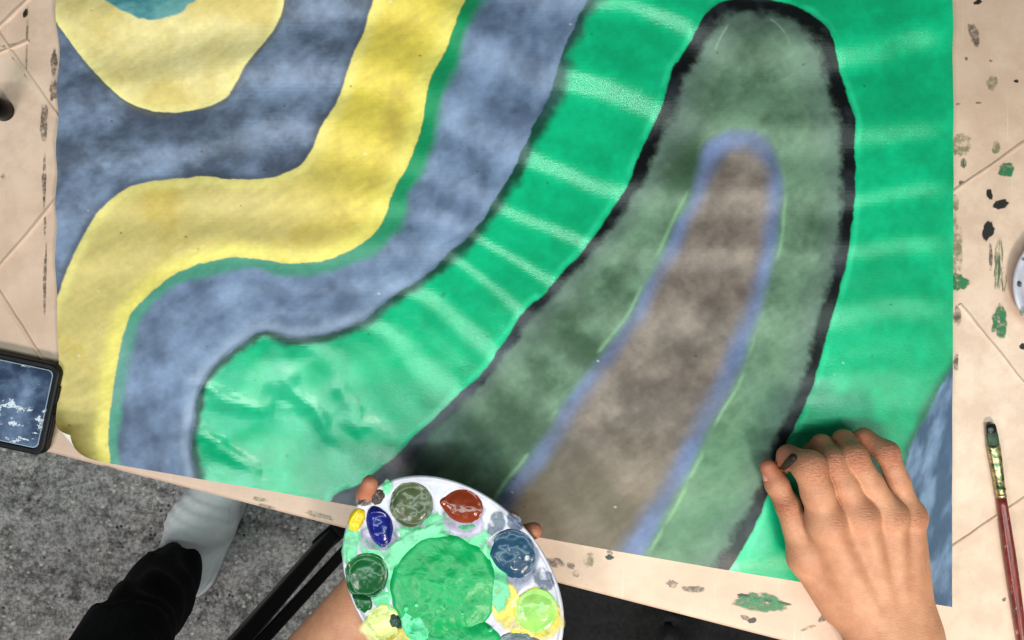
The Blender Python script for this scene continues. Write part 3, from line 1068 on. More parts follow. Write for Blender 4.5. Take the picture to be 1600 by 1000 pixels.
# ---- rest of the body out of the picture: upper arms, trunk, neck and head
def rest_of_body():
    g = Field((-0.36, -0.98, -0.30), (0.60, -0.36, 0.66), 0.008)
    sl, sr = np.array((-0.09, -0.70, 0.22)), np.array((0.31, -0.70, 0.22))
    d = g.cone((0.11, -0.72, -0.22), (0.11, -0.70, 0.14), .115, .120, ((1, 0, 0), 1.25))
    d = smin(d, g.cone(sl, sr, .060, .060), .05)
    d = smin(d, g.cone(sl, LE, .050, .040), .03)
    d = smin(d, g.cone(sr, ELB, .050, .040), .03)
    d = smin(d, g.cone(LE, LE + (LW - LE) * .3, .040, .036), .02)
    d = smin(d, g.cone(ELB, ELB + (WR - ELB) * .3, .040, .036), .02)
    d = smin(d, g.cone((0.11, -0.70, 0.20), (0.11, -0.67, 0.36), .056, .052), .03)
    d = smin(d, g.ball((0.11, -0.66, 0.48), .10, (0.78, 0.95, 1.12)), .02)
    d = smin(d, g.ball((0.11, -0.565, 0.465), .012, (1, 1.3, 1.6)), .012)
    return g.mesh(d)


Vb, Fb = rest_of_body()
Va = np.vstack([Vr, Vl, Vb])
Fa = np.vstack([Fr, Fl + len(Vr), Fb + len(Vr) + len(Vl)])
body = mesh('body', Va, Fa, SKIN, person)
base = np.tile(np.array(lin(210, 150, 116)), (len(Vb), 1))
attr_color(body, 'skin_tone', np.vstack([cr, cl, base]))
attr_float(body, 'knuckle', np.concatenate([kr, kl, np.zeros(len(Vb))]))

cloth = simple('black_cotton', lin(22, 21, 23), 0.9, 0.2, 0.4, 220, bump=0.2)


def shirt():
    g = Field((-0.37, -1.0, -0.26), (0.60, -0.40, 0.34), 0.009)
    sl, sr = np.array((-0.09, -0.70, 0.22)), np.array((0.31, -0.70, 0.22))
    d = g.cone((0.11, -0.72, -0.20), (0.11, -0.70, 0.14), .132, .134, ((1, 0, 0), 1.25))
    d = smin(d, g.cone(sl, sr, .074, .074), .05)
    d = smin(d, g.cone(sl, sl + (LE - sl) * .8, .066, .060), .03)
    d = smin(d, g.cone(sr, sr + (ELB - sr) * .8, .066, .060), .03)
    return g.mesh(d)


v, f = shirt()
mesh('shirt', v, f, cloth, person)


def trousers():
    g = Field((-0.16, -0.95, FZ), (0.40, -0.10, -0.10), 0.010)
    d = g.cone((0.04, -0.74, -0.25), (0.20, -0.74, -0.25), .12, .12)
    for sx in (-1, 1):
        hip = (0.17 + sx * .085, -0.70, -0.20)
        knee = (0.17 + sx * .085, -0.26, -0.20)
        d = smin(d, g.cone(hip, knee, .092, .080), .03)
        d = smin(d, g.cone(knee, (0.17 + sx * .10, -0.24, FZ + .06), .066, .055), .03)
    w = np.sin(g.x * 70 + g.y * 110 + 9 * np.sin(g.y * 21)) * .004 + np.sin(g.x * 150 - g.y * 60) * .002
    return g.mesh(d + w)


v, f = trousers()
mesh('trousers', v, f, cloth, person)
hair = simple('dark_hair', lin(26, 20, 17), 0.5, var=0.5, scale=200)
g = Field((-0.01, -0.80, 0.40), (0.23, -0.55, 0.63), 0.007)
d = np.maximum(g.ball((0.11, -0.675, 0.495), .108, (0.80, 0.93, 1.08)), (0.03 - (g.z - 0.46)) + (g.y + 0.63) * 0.9)
v, f = g.mesh(d + 0 * g.x)
mesh('hair', v, f, hair, person)


def nail(name, c, n, dir_, w, l, mat, parent):
    n = n / np.linalg.norm(n)
    dir_ = dir_ - n * (dir_ @ n)
    dir_ /= np.linalg.norm(dir_)
    s = np.cross(dir_, n)
    V = []
    R = 9
    for i in range(R):
        for j in range(R):
            a, b = (i / (R - 1) * 2 - 1), (j / (R - 1) * 2 - 1)
            # superellipse outline
            k = (1 - abs(b) ** 3) ** (1 / 3) if abs(b) < 1 else 0
            aa = a * max(k, .55)
            V.append(c + s * (aa * w) + dir_ * (b * l) - n * (aa * aa * w * .42))
    F = [(i * R + j, (i + 1) * R + j, (i + 1) * R + j + 1, i * R + j + 1) for i in range(R - 1) for j in range(R - 1)]
    o = mesh(name, V, F, mat, parent)
    sd = o.modifiers.new('thickness', 'SOLIDIFY')
    sd.thickness = 0.0005
    sd.offset = 0
    return o


nailm = simple('fingernail', lin(212, 140, 128), 0.28, 0.5, 0.06, 400)
tdir = TT - TIPJ
nail('fingernail', TIPJ + tdir * .86 + np.array((-.0070, .0002, .0022)), np.array((-.94, -.15, .38)), tdir, .0050, .0068, nailm, body)

# ============================================================ brush held in the right hand
wood_dark = simple('dark_brush_handle', lin(34, 24, 21), 0.6, 0.2, 0.2, 120)
ferr = simple('brass_ferrule', lin(196, 170, 112), 0.28, metallic=1.0, var=0.15, scale=250)


def lathe(name, a, b, prof_, mat, parent, sides=20, flat=None):
    """turned shape along a->b; prof_ = [(t, radius)]; flat = (vector, factor) squeezes it"""
    a, b = np.asarray(a, float), np.asarray(b, float)
    e = b - a
    L = np.linalg.norm(e)
    e = e / L
    s = np.cross(e, up if abs(e[2]) < .9 else np.array((1., 0, 0)))
    s /= np.linalg.norm(s)
    q = np.cross(s, e)
    V = []
    for t, r in prof_:
        fl_ = 1.0
        if flat is not None:
            fl_ = flat(t)
        for k in range(sides):
            w = 2 * math.pi * k / sides
            V.append(a + e * (L * t) + s * (r * math.cos(w)) + q * (r * fl_ * math.sin(w)))
    n = len(prof_)
    F = [(i * sides + k, i * sides + (k + 1) % sides, (i + 1) * sides + (k + 1) % sides, (i + 1) * sides + k)
         for i in range(n - 1) for k in range(sides)]
    F = [f[::-1] for f in F]
    F.append(tuple(range(sides)))
    F.append(tuple((n - 1) * sides + k for k in range(sides - 1, -1, -1)))
    o = mesh(name, V, F, mat, parent)
    return o


b0, b1 = P(1218, 738, .0045), P(1240, 714, .105)
held = empty('paintbrush', 'thin dark paintbrush pinched between the thumb and finger of the hand', 'paintbrush', tuple(b0))
lathe('handle', b0 + (b1 - b0) * .30, b1, [(0, .0022), (.3, .0028), (.75, .0031), (.96, .0030), (1, .0020)], wood_dark, held)
lathe('ferrule', b0 + (b1 - b0) * .14, b0 + (b1 - b0) * .31, [(0, .0027), (.6, .0026), (1, .0024)], ferr, held)
lathe('bristles', b0, b0 + (b1 - b0) * .15, [(0, .0004), (.3, .0018), (.7, .0026), (1, .0025)],
      simple('dark_bristles', lin(20, 60, 48), 0.5), held)

# ============================================================ PALETTE
outline = np.array([(534, 850), (545, 814), (560, 781), (590, 761), (620, 748), (656, 742), (710, 752), (755, 772), (800, 803),
                    (830, 835), (860, 883), (875, 925), (881, 964), (878, 1000), (539, 895), (548, 928), (563, 961), (575, 988)], float)
# least-squares ellipse through the outline
q = (outline - (710, 900)) / 150.0
A = np.stack([q[:, 0] ** 2, q[:, 0] * q[:, 1], q[:, 1] ** 2, q[:, 0], q[:, 1]], 1)
s_ = np.linalg.lstsq(A, np.ones(len(q)), rcond=None)[0]
M = np.array([[s_[0], s_[1] / 2], [s_[1] / 2, s_[2]]])
c0 = np.linalg.solve(-2 * M, s_[3:])
kk = 1 + c0 @ M @ c0
ev, EV = np.linalg.eigh(M / kk)
PC = c0 * 150 + (710, 900)
PA = 150 / np.sqrt(ev)            # semi-axes, photograph pixels
PE = EV

wells = [(642, 790, 37), (722, 794, 33), (800, 868, 43), (592, 828, 30), (572, 900, 36), (598, 972, 30), (838, 955, 37), (808, 1016, 32), (700, 918, 84)]


def plate_z(px, py):
    """height of the palette's face"""
    px, py = np.asarray(px, float), np.asarray(py, float)
    dx, dy = px - PC[0], py - PC[1]
    e = np.hypot((dx * PE[0, 0] + dy * PE[1, 0]) / PA[0], (dx * PE[0, 1] + dy * PE[1, 1]) / PA[1])
    z = 0.0 * px
    for wx_, wy_, r in wells:
        dd = np.hypot(px - wx_, py - wy_) / r
        dep = 0.0035 if r < 60 else 0.0025
        z = z - dep * (1 - sstep(0.72, 1.05, dd))
    z = np.maximum(z, -0.004)
    return PZ + z + 0.0016 * sstep(0.945, 0.975, e) - 0.0012 * sstep(0.985, 1.0, e)


palette = empty('palette', 'white oval plastic palette loaded with wet paint, held over the table edge', 'palette', tuple(P(PC[0], PC[1], PZ)))
NR, NT = 64, 180
V = []
rr = np.concatenate([np.linspace(0.02, 0.93, NR - 12), np.linspace(0.94, 1.0, 12)])
for r in rr:
    for k in range(NT):
        t = 2 * math.pi * k / NT
        q = PC + PE[:, 0] * (PA[0] * r * math.cos(t)) + PE[:, 1] * (PA[1] * r * math.sin(t))
        p_ = P(q[0], q[1], PZ)
        V.append((p_[0], p_[1], q[0], q[1]))
V = np.array(V)
V = np.stack([V[:, 0], V[:, 1], plate_z(V[:, 2], V[:, 3])], 1)
F = [(i * NT + k, i * NT + (k + 1) % NT, (i + 1) * NT + (k + 1) % NT, (i + 1) * NT + k) for i in range(NR - 1) for k in range(NT)]
F.append(tuple(range(NT - 1, -1, -1)))
if np.linalg.det(PE) > 0:
    F = [f[::-1] for f in F]
# image y is flipped against world y, so make sure the face looks up
F = [f[::-1] for f in F]


def plastic_mat():
    n = N('white_palette_plastic')
    f = n.noise(n.coord(), 60, 5, 0.6)
    c = n.ramp(f, [(0.35, lin(182, 179, 194)), (0.6, lin(204, 200, 214))])
    st = n.ramp(n.noise(n.coord(), 150, 4, 0.7), [(0.64, 0.0), (0.74, 0.5)])
    c = n.mix(st, c, lin(168, 176, 176))
    n.p(Base_Color=c, Roughness=0.3)
    return n.m


plate = mesh('plate', V, F, plastic_mat(), palette)
me = plate.data
up_ = sum(p.normal.z * p.area for p in me.polygons)
if up_ < 0:
    me.flip_normals()
sd = plate.modifiers.new('thickness', 'SOLIDIFY')
sd.thickness = 0.0018
sd.offset = -1


def paint_mat(name, c1, c2, streak=None, rough=0.22, scale=60.0, samt=0.35, bump=0.5, seed=0.0):
    n = N(name)
    co = n.mapping(n.coord(), loc=(seed, seed * 1.7, 0))
    f = n.noise(co, scale, 5, 0.6, 1.6)
    c = n.ramp(f, [(0.3, c1), (0.7, c2)])
    if streak is not None:
        s = n.noise(n.mapping(co, scale=(1, 2.2, 1), rot=(0, 0, 0.9)), scale * 2.2, 5, 0.7, 2.4)
        c = n.mix(n.ramp(s, [(0.60, 0.0), (0.68, samt)]), c, streak)
    n.p(Base_Color=c, Roughness=rough)
    n.b.inputs['Specular IOR Level'].default_value = 0.36
    n.bump(n.math('ADD', n.noise(co, scale * 1.6, 3, 0.5, 1.2), n.math('MULTIPLY', f, 1.5)), bump, 0.0016)
    return n.m


def blob(name, cx, cy, rx, ry, h, mat, seed, rot=0.0, irr=0.12, lump=0.35, point=None, nr=16, nt=56):
    ca, sa = math.cos(rot), math.sin(rot)
    r = ((np.arange(nr) / (nr - 1)) ** 0.8)[:, None]
    t = (2 * np.pi * np.arange(nt) / nt)[None, :]
    w = 1 + irr * 2 * (fbm(50 * np.cos(t) + seed * 17, 50 * np.sin(t), 44, seed, 4, 0.6) - 0.5)
    if point is not None:
        dt = np.arctan2(np.sin(t - point[0]), np.cos(t - point[0]))
        w = w + point[1] * np.exp(-(dt / 0.28) ** 2)
    x, y = rx * r * w * np.cos(t), ry * r * w * np.sin(t)
    qx, qy = cx + x * ca - y * sa, cy + x * sa + y * ca
    dome = h * (1 - r ** 3.0) ** 0.75
    lp = h * lump * (fbm(qx, qy, 22, seed + 5, 3) - 0.5) * 2 * (1 - r ** 4)
    zz = plate_z(qx, qy) + 0.0002 + np.maximum(dome + lp, 0.00005)
    k_ = PX * (CAMZ - PZ) / CAMZ
    V = np.stack([(qx - 800) * k_, -(qy - 500) * k_, zz], -1).reshape(-1, 3)
    F = [(i * nt + k, i * nt + (k + 1) % nt, (i + 1) * nt + (k + 1) % nt, (i + 1) * nt + k) for i in range(nr - 1) for k in range(nt)]
    o = mesh(name, V, F, mat, palette)
    if sum(p.normal.z * p.area for p in o.data.polygons) < 0:
        o.data.flip_normals()
    return o


def pfilm(cx, cy, rx, ry, mat, seed, rot=0.0, z=0.0004, rough=0.4, soft=0.2):
    z = 0.0004 + 0.00007 * (seed - 200)
    o = film('paint_smear', cx, cy, rx, ry, mat, palette, seed, rot, z, rough, plate_z, soft, 48, PZ)
    if sum(p.normal.z * p.area for p in o.data.polygons) < 0:
        o.data.flip_normals()
    return o


MINT = paint_film_mat('smeared_mint_paint', lin(112, 214, 158), 0.20, 0.48, 0.3, 70)
LAV = paint_film_mat('smeared_lavender_paint', lin(150, 152, 178), 0.22, 0.46, 0.3, 80)
LAV2 = paint_film_mat('pale_lavender_wash', lin(196, 182, 210), 0.15, 0.5, 0.3, 60)
YELS = paint_film_mat('smeared_yellow_paint', lin(238, 214, 92), 0.25, 0.5, 0.3, 90)
PALE = paint_film_mat('smeared_pale_yellow_paint', lin(230, 232, 150), 0.2, 0.45, 0.3, 80)
BRNS = paint_film_mat('smeared_brown_paint', lin(92, 72, 66), 0.38, 0.5, 0.25, 200)
SLAS = paint_film_mat('smeared_slate_paint', lin(88, 96, 122), 0.36, 0.56, 0.3, 110)
pfilm(690, 838, 84, 36, MINT, 201, 0.1)
pfilm(770, 905, 24, 60, MINT, 221, -0.3, 0.0009, 0.5)
pfilm(650, 850, 60, 26, MINT, 222, -0.5, 0.0010, 0.6)
pfilm(600, 858, 50, 30, MINT, 202, 0.4, 0.0005)
pfilm(610, 930, 30, 52, MINT, 203, -0.4, 0.0006)
pfilm(548, 848, 13, 34, MINT, 204, 0.1, 0.0005)
pfilm(724, 806, 38, 34, LAV2, 205, 0.3)
pfilm(590, 844, 30, 18, LAV2, 206, 0.2, 0.0006)
pfilm(796, 878, 50, 48, LAV, 207, 0.6)
pfilm(850, 905, 16, 24, SLAS, 208, -0.5, 0.0007)
pfilm(776, 818, 14, 22, SLAS, 209, 0.4, 0.0007)
pfilm(804, 816, 16, 12, SLAS, 210, 0.8, 0.0008)
pfilm(828, 960, 52, 46, YELS, 211, 0.2)
pfilm(790, 940, 26, 32, YELS, 212, 0.2, 0.0006)
pfilm(600, 975, 36, 32, PALE, 213, 0.4, 0.0005)
pfilm(630, 1000, 26, 22, YELS, 214, 0.4, 0.0007)
pfilm(606, 760, 8, 13, MINT, 215, 0.1, 0.0008)
pfilm(571, 782, 14, 9, BRNS, 216, 0.1, 0.0007)

blob('olive_paint', 642, 790, 34, 37, 0.0034, paint_mat('olive_paint', lin(52, 64, 36), lin(90, 98, 66), lin(150, 160, 120), 0.24, 24, 0.10, 0.10, 1), 301, 0.2, 0.12, 0.45)
blob('brick_red_paint', 724, 793, 31, 27, 0.0048, paint_mat('brick_red_paint', lin(104, 34, 14), lin(132, 52, 26), lin(196, 120, 90), 0.20, 26, 0.0, 0.12, 2), 302, 0.2, 0.05, 0.3, (math.pi * 1.02, 0.22))
blob('dark_blue_paint', 592, 823, 20, 33, 0.0050, paint_mat('dark_blue_paint', lin(14, 18, 86), lin(26, 34, 128), lin(150, 160, 210), 0.20, 28, 0.0, 0.15, 3), 303, -0.28, 0.08, 0.35)
blob('yellow_paint', 558, 811, 12, 19, 0.0030, paint_mat('yellow_paint', lin(214, 176, 10), lin(238, 206, 40), None, 0.2, 90, 0.2, 0.4, 4), 304, 0.3, 0.2, 0.4)
blob('dark_brown_paint', 590, 776, 11, 13, 0.0026, paint_mat('dark_brown_paint', lin(44, 32, 28), lin(92, 76, 70), lin(190, 180, 176), 0.18, 160, 0.5, 0.6, 5), 305, 0.6, 0.35, 0.5)
blob('dark_green_paint', 573, 898, 34, 36, 0.0040, paint_mat('dark_green_paint', lin(4, 68, 30), lin(20, 98, 46), lin(90, 150, 100), 0.24, 24, 0.10, 0.13, 6), 306, 0.3, 0.14, 0.3)
blob('dark_green_paint', 566, 938, 13, 20, 0.0014, bpy.data.materials['dark_green_paint'], 307, -0.45, 0.25, 0.4)
blob('slate_blue_paint', 801, 866, 37, 40, 0.0050, paint_mat('slate_blue_paint', lin(20, 54, 80), lin(46, 80, 108), lin(176, 190, 208), 0.25, 24, 0.16, 0.14, 7), 308, -0.3, 0.16, 0.4)
blob('lime_paint', 838, 954, 34, 36, 0.0058, paint_mat('lime_paint', lin(120, 182, 84), lin(168, 208, 112), lin(206, 222, 160), 0.2, 40, 0.25, 0.15, 8), 309, 0.2, 0.07, 0.15)
blob('pale_yellow_paint', 594, 972, 22, 26, 0.0034, paint_mat('pale_yellow_paint', lin(206, 214, 110), lin(232, 236, 170), lin(120, 150, 60), 0.25, 80, 0.4, 0.6, 9), 310, 0.3, 0.25, 0.6)
blob('black_paint', 616, 972, 17, 13, 0.0026, paint_mat('black_green_paint', lin(14, 30, 26), lin(36, 74, 56), lin(160, 200, 170), 0.2, 140, 0.5, 0.6, 10), 311, 0.5, 0.35, 0.5)
blob('slate_grey_paint', 812, 1008, 36, 20, 0.0036, paint_mat('slate_grey_paint', lin(72, 88, 96), lin(110, 126, 132), lin(190, 200, 200), 0.25, 90, 0.4, 0.5, 11), 312, 0.1, 0.12, 0.4)
GREENB = paint_mat('bright_green_paint', lin(0, 138, 70), lin(2, 166, 92), lin(70, 205, 140), 0.36, 40, 0.25, 0.45, 12)
blob('bright_green_paint', 694, 920, 85, 88, 0.0075, GREENB, 313, 0.35, 0.13, 0.32, None, 28, 90)
blob('bright_green_paint', 712, 1000, 72, 40, 0.0050, GREENB, 314, 0.1, 0.10, 0.3, None, 18, 60)
blob('mint_paint', 652, 975, 24, 34, 0.0052, paint_mat('mint_paint', lin(60, 200, 130), lin(120, 226, 176), lin(220, 248, 236), 0.25, 80, 0.5, 0.7, 13), 315, -0.5, 0.2, 0.5)
for k, (x, y) in enumerate(((636, 948), (652, 942), (697, 955), (659, 900), (723, 955), (766, 982))):
    blob('paint_dab', x, y, 5.5 - 0.4 * k, 7 - 0.6 * k, 0.0072 if k < 5 else 0.004, bpy.data.materials['mint_paint'], 330 + k, 0.3 * k, 0.3, 0.3, None, 7, 18)

# ============================================================ second palette at the far end of the table
dish = empty('paint_dish', 'round white paint dish with black specks near the table end', 'dish', tuple(P(1676, 445, 0.0005)))
V = []
NT = 72
pr = [(0.0, .0040), (0.5, .0040), (0.74, .0042), (0.82, .0075), (0.90, .0105), (0.96, .0110), (1.0, .0100), (0.99, .0086), (0.92, .0080), (0.86, .0022), (0.80, .0006), (0.0, .0005)]
for r, z in pr:
    for k in range(NT):
        t = 2 * math.pi * k / NT
        p_ = P(1676 + 93 * r * math.cos(t), 445 + 93 * r * math.sin(t), .01)
        V.append((p_[0], p_[1], z))
F = [(i * NT + k, i * NT + (k + 1) % NT, (i + 1) * NT + (k + 1) % NT, (i + 1) * NT + k) for i in range(len(pr) - 1) for k in range(NT)]
o = mesh('bowl', V, F, bpy.data.materials['white_palette_plastic'], dish)
for x, y, rx, ry, m_ in ((1593, 444, 4, 5, F_BLACK), (1598, 487, 6, 8, F_OLIVE), (1599, 405, 3, 3, F_GREY)):
    film('paint_stain', x, y, rx, ry, m_, dish, int(x + y), 0, z=0.0116, rough=0.3, soft=0.2)

# ============================================================ PHONE
phone = empty('smartphone', 'smartphone in a thick black case with scuffs and painted reflections on its screen, lying at the table edge', 'phone', tuple(P(-45, 610, 0.0005)))
ua = np.array((0.978, 0.208))
va = np.array((-0.208, 0.978))


def phone_pt(a, b, z):
    q = np.array((98.0, 571.0)) + ua * a + va * b
    k = PX
    # 11 mm thick: place by its own rim height
    p_ = P(q[0], q[1], 0.010)
    return (p_[0], p_[1], z)


def rrect(a0, a1, b0, b1, r, n=7):
    pts = []
    for (ca, cb, s0) in ((a1 - r, b0 + r, -90), (a1 - r, b1 - r, 0), (a0 + r, b1 - r, 90), (a0 + r, b0 + r, 180)):
        for k in range(n):
            t = math.radians(s0 + 90 * k / (n - 1))
            pts.append((ca + r * math.cos(t), cb + r * math.sin(t)))
    return pts


def loft(name, loops, mat, parent, cap0=True, cap1=True):
    n = len(loops[0])
    V = [p_ for L in loops for p_ in L]
    F = [(i * n + k, i * n + (k + 1) % n, (i + 1) * n + (k + 1) % n, (i + 1) * n + k) for i in range(len(loops) - 1) for k in range(n)]
    if cap0:
        F.append(tuple(range(n - 1, -1, -1)))
    if cap1:
        F.append(tuple((len(loops) - 1) * n + k for k in range(n)))
    o = mesh(name, V, [f[::-1] for f in F], mat, parent, smooth=False)
    return o


rubber = simple('black_rubber_case', lin(11, 11, 13), 0.5, 0.3, 0.3, 200, bump=0.1)
L = -292


def ploop(ins, z, r):
    return [phone_pt(a, b, z) for a, b in rrect(L + ins, -ins, ins, 146 - ins, r)]


loft('case', [ploop(3, .0007, 14), ploop(0, .0022, 16), ploop(0, .0090, 16), ploop(1.2, .0112, 15), ploop(3.5, .0120, 14),
              ploop(8.5, .0118, 10), ploop(9.8, .0106, 9.5), ploop(10.2, .0090, 9.5)], rubber, phone)
bump_pts = [(-11, 30, 3.0, 42), ]
v = []
loft('side_button', [[phone_pt(a, b, z) for a, b in rrect(-1.5, 2.2 - i_, 34 + i_, 62 - i_, 1.0, 4)] for i_, z in ((0, .004), (0, .0085), (0.8, .0095))], rubber, phone)
loft('side_button', [[phone_pt(a, b, z) for a, b in rrect(-1.5, 2.2 - i_, 78 + i_, 118 - i_, 1.0, 4)] for i_, z in ((0, .004), (0, .0085), (0.8, .0095))], rubber, phone)


def screen_mat():
    n = N('screen_scuffs_painted_glare')
    co = n.coord()
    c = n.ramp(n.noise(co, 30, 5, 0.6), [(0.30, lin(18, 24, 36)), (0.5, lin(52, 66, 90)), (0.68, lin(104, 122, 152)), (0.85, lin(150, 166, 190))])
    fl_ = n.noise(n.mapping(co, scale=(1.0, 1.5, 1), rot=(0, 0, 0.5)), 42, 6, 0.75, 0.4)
    c = n.mix(n.ramp(fl_, [(0.60, 0.0), (0.625, 1.0)]), c, lin(216, 222, 232))  # white flecks: scratches, plus bright reflections put into the screen colour
    n.p(Base_Color=c, Roughness=0.12)
    return n.m


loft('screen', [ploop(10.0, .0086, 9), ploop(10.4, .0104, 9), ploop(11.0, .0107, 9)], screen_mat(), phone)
# bright rim line of the glass
rim = simple('glass_rim', lin(160, 168, 182), 0.15, var=0.1)
lo_ = [ploop(10.9, .01075, 9), ploop(11.2, .01092, 9), ploop(12.0, .01092, 8.5), ploop(12.3, .01075, 8.5)]
loft('glass_rim', lo_, rim, phone, False, False)

# ============================================================ BRUSH ON THE TABLE
t0 = P(1548, 664, .0042)
t1 = P(1606, 1060, .0046)
brush = empty('paintbrush', 'flat paintbrush with worn dark red handle lying on bare table', 'paintbrush', tuple(P(1548, 664, 0.0005)))


def tl_(a, b):
    return t0 + (t1 - t0) * a, t0 + (t1 - t0) * b


def redwood():
    n = N('worn_red_handle')
    co = n.coord()
    f = n.noise(n.mapping(co, scale=(6, 1, 1)), 90, 5, 0.7)
    c = n.ramp(f, [(0.3, lin(78, 20, 20)), (0.6, lin(126, 44, 38))])
    s2 = n.noise(n.mapping(co, scale=(3, 1, 1), loc=(2, 0, 0)), 130, 4, 0.7)
    c = n.mix(n.ramp(s2, [(0.62, 0.0), (0.68, 0.85)]), c, lin(206, 160, 140))
    n.p(Base_Color=c, Roughness=0.3)
    return n.m


def bristle_mat():
    n = N('painted_bristles')
    f = n.noise(n.mapping(n.coord(), scale=(8, 0.7, 1)), 120, 4, 0.7)
    n.p(Base_Color=n.ramp(f, [(0.3, lin(22, 28, 24)), (0.6, lin(48, 78, 56)), (0.8, lin(110, 130, 96))]), Roughness=0.55)
    n.bump(f, 0.6, 0.001)
    return n.m


def ferr_mat():
    n = N('paint_spotted_ferrule')
    f = n.noise(n.coord(), 160, 4, 0.7)
    c = n.ramp(f, [(0.40, lin(60, 92, 62)), (0.52, lin(176, 158, 116)), (0.7, lin(214, 196, 150))])
    n.p(Base_Color=c, Roughness=0.3, Metallic=0.75)
    return n.m


sq = lambda t: 0.5
a, b = tl_(0.0, 0.085)
lathe('bristles', a, b, [(0, .0030), (.05, .0040), (.5, .0050), (1, .0050)], bristle_mat(), brush, 24, lambda t: 0.45 + 0.2 * t)
a, b = tl_(0.012, 0.07)
lathe('bristle_tip', tl_(-0.004, 0)[0], tl_(0, 0.03)[1], [(0, .0034), (.3, .0043), (.9, .0046), (1, .004)], simple('wet_black_bristles', lin(20, 20, 20), 0.3), brush, 20, lambda t: 0.62)
a, b = tl_(0.08, 0.285)
lathe('ferrule', a, b, [(0, .0055), (.04, .0056), (.45, .0048), (.80, .0040), (.82, .0044), (.86, .0044), (.88, .0040), (.94, .0040), (.95, .0043), (1, .0043)], ferr_mat(), brush, 24, lambda t: min(1, 0.65 + 0.6 * t))
a, b = tl_(0.28, 1.0)
lathe('handle', a, b, [(0, .0038), (.05, .0041), (.3, .0048), (.55, .0046), (.9, .0036), (1, .003)], redwood(), brush, 24)

# ============================================================ BLACK KNOB
knob_p = P(-3, 168, .012)
knob = empty('bottle', 'small bottle with glossy black domed cap standing on bare table', 'bottle', (knob_p[0] - .002, knob_p[1], 0.0003))
gloss_black = simple('glossy_black_cap', lin(4, 4, 5), 0.3, 0.08, 0.1, 60)
bz = np.array((knob_p[0] - .002, knob_p[1], 0.0003))
lathe('body', bz, bz + (0, 0, .030), [(0, .0085), (.03, .0092), (.7, .0092), (.9, .006), (1, .006)], gloss_black, knob, 32)
lathe('cap', bz + (0, 0, .028), bz + (0, 0, .046), [(0, .0104), (.35, .0106), (.62, .0098), (.82, .0076), (.94, .0044), (1, .0008)], gloss_black, knob, 32)

# ============================================================ BLACK FOLDING STAND beside the forearm
stand_m = simple('black_lacquered_wood', lin(14, 13, 14), 0.4, 0.4, 0.4, 90)


def bar(name, a, b, w, t, mat, parent, side):
    a, b = np.asarray(a), np.asarray(b)
    e = (b - a) / np.linalg.norm(b - a)
    s = side - e * (side @ e)
    s /= np.linalg.norm(s)
    n = np.cross(e, s)
    V = []
    for p_ in (a, b):
        for i, j in ((-1, -.8), (-.9, -1), (.9, -1), (1, -.8), (1, .8), (.9, 1), (-.9, 1), (-1, .8)):
            V.append(p_ + s * (i * w / 2) + n * (j * t / 2))
    F = [(k, (k + 1) % 8, 8 + (k + 1) % 8, 8 + k) for k in range(8)] + [tuple(range(7, -1, -1)), tuple(range(8, 16))]
    return mesh(name, V, F, mat, parent, smooth=False)


sa, sb = P(600, 742, FZ + .002), P(318, 1066, -0.16)
stand = empty('folding_stand', 'black slanting wooden stand leg rising from under the table beside the forearm', 'stand', (sa[0], sa[1], FZ))
bar('leg', sa, sb, .036, .020, stand_m, stand, np.array((1.0, 0.9, 0)))
sc, sd_ = P(604, 790, FZ + .002), P(372, 1040, -0.24)
bar('brace', sc, sd_, .016, .016, stand_m, stand, np.array((1.0, 0.9, 0)))
mp = sa + (sb - sa) * .42
bar('bracket', mp - (sb - sa) * .02, mp + (sb - sa) * .012, .047, .026, stand_m, stand, np.array((1.0, 0.9, 0)))

# ============================================================ SECOND PERSON: black trouser leg and white shoe
ank = P(272, 893, FZ + .09)
person2 = empty('person', 'person standing on the concrete floor in black trousers and a white shoe', 'person', (ank[0], ank[1], FZ))
fd = np.array((0.36, 0.93, 0))              # the way the foot points, toe under the table
fd /= np.linalg.norm(fd)
fs = np.array((fd[1], -fd[0], 0))
heel = np.array((ank[0], ank[1], FZ)) - fd * .055


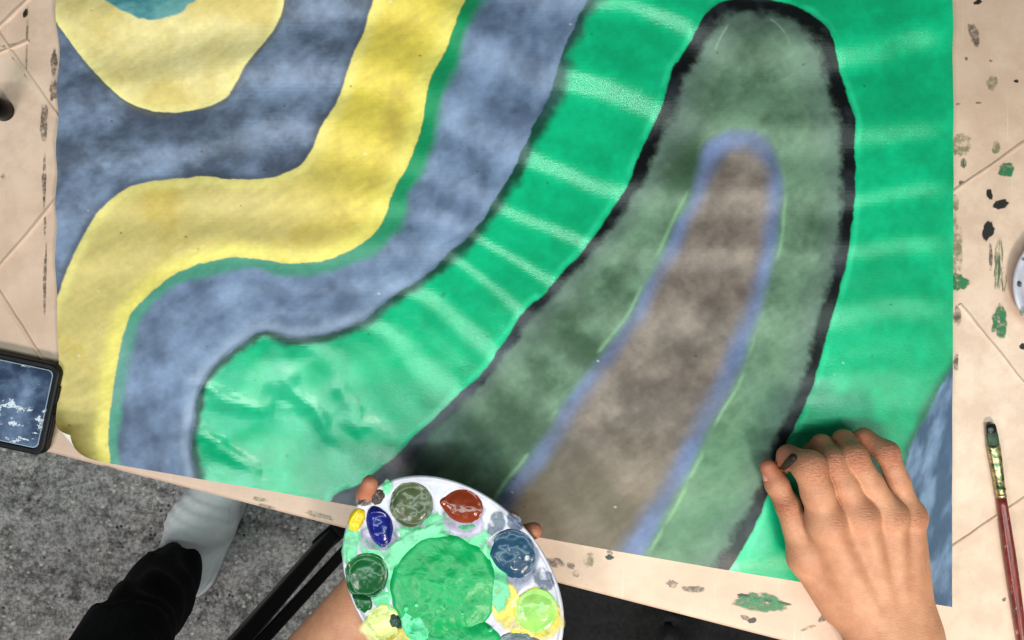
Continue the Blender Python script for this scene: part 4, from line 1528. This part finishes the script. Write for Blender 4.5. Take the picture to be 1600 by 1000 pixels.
def foot():
    c0_ = heel
    def q(a, s, z):
        return c0_ + fd * a + fs * s + np.array((0, 0, z))
    lo = np.minimum(q(-.05, 0, 0), q(.30, 0, 0)) - .09
    hi = np.maximum(q(-.05, 0, 0), q(.30, 0, 0)) + .09
    lo[2], hi[2] = FZ - .01, FZ + .16
    g = Field(lo, hi, .004)
    d = g.cone(q(.04, 0, .045), q(.13, .004, .052), .046, .050)
    d = smin(d, g.cone(q(.13, .004, .046), q(.215, .010, .034), .052, .042), .03)
    d = smin(d, g.cone(q(.05, 0, .06), q(.058, 0, .092), .042, .034), .03)
    d = np.maximum(d, FZ + .016 - g.z)
    lc = g.cone(q(.06, 0, .105), q(.06, 0, .20), .026, .040)
    d = np.maximum(d, -lc)
    # lace ridges
    al = (g.x - c0_[0]) * fd[0] + (g.y - c0_[1]) * fd[1] + 0 * g.z
    d = d - .0022 * (np.sin(al * 330) > .2) * (al > .10) * (al < .18) * (g.z > FZ + .07)
    return g.mesh(d), g, q


(v, f), g, q = foot()
white_canvas = simple('white_canvas', lin(250, 249, 252), 0.8, 0.3, 0.06, 90, bump=0.4)
shoe = mesh('shoe', v, f, white_canvas, person2)
d = g.cone(q(.035, 0, .014), q(.225, .010, .014), .052, .047)
d = np.maximum(np.maximum(d, (FZ + .0015) - g.z), g.z - (FZ + .024))
v, f = g.mesh(d)
mesh('sole', v, f, simple('white_rubber_sole', lin(214, 212, 214), 0.6), shoe)


def leg():
    base_ = np.array((ank[0], ank[1], 0))
    g = Field(base_ + (-.16, -.26, FZ + .05), base_ + (.22, .16, 0.14), .007)
    a = base_ + (0.0, 0.0, FZ + .095)
    k = base_ + (.060, -.005, FZ + .42)
    h = base_ + (.09, -.10, .06)
    d = smin(g.cone(a, k, .050, .056), g.cone(k, h, .056, .085), .03)
    d = d + .0045 * np.sin(g.z * 75 + 4 * np.sin(g.x * 40) + g.y * 50) + .003 * np.sin(g.z * 31 + g.x * 60)
    d = np.maximum(d, (FZ + .088 + .006 * np.sin(g.x * 30)) - g.z + 0 * g.y)
    return g.mesh(d)


v, f = leg()
mesh('trousers', v, f, cloth, person2)
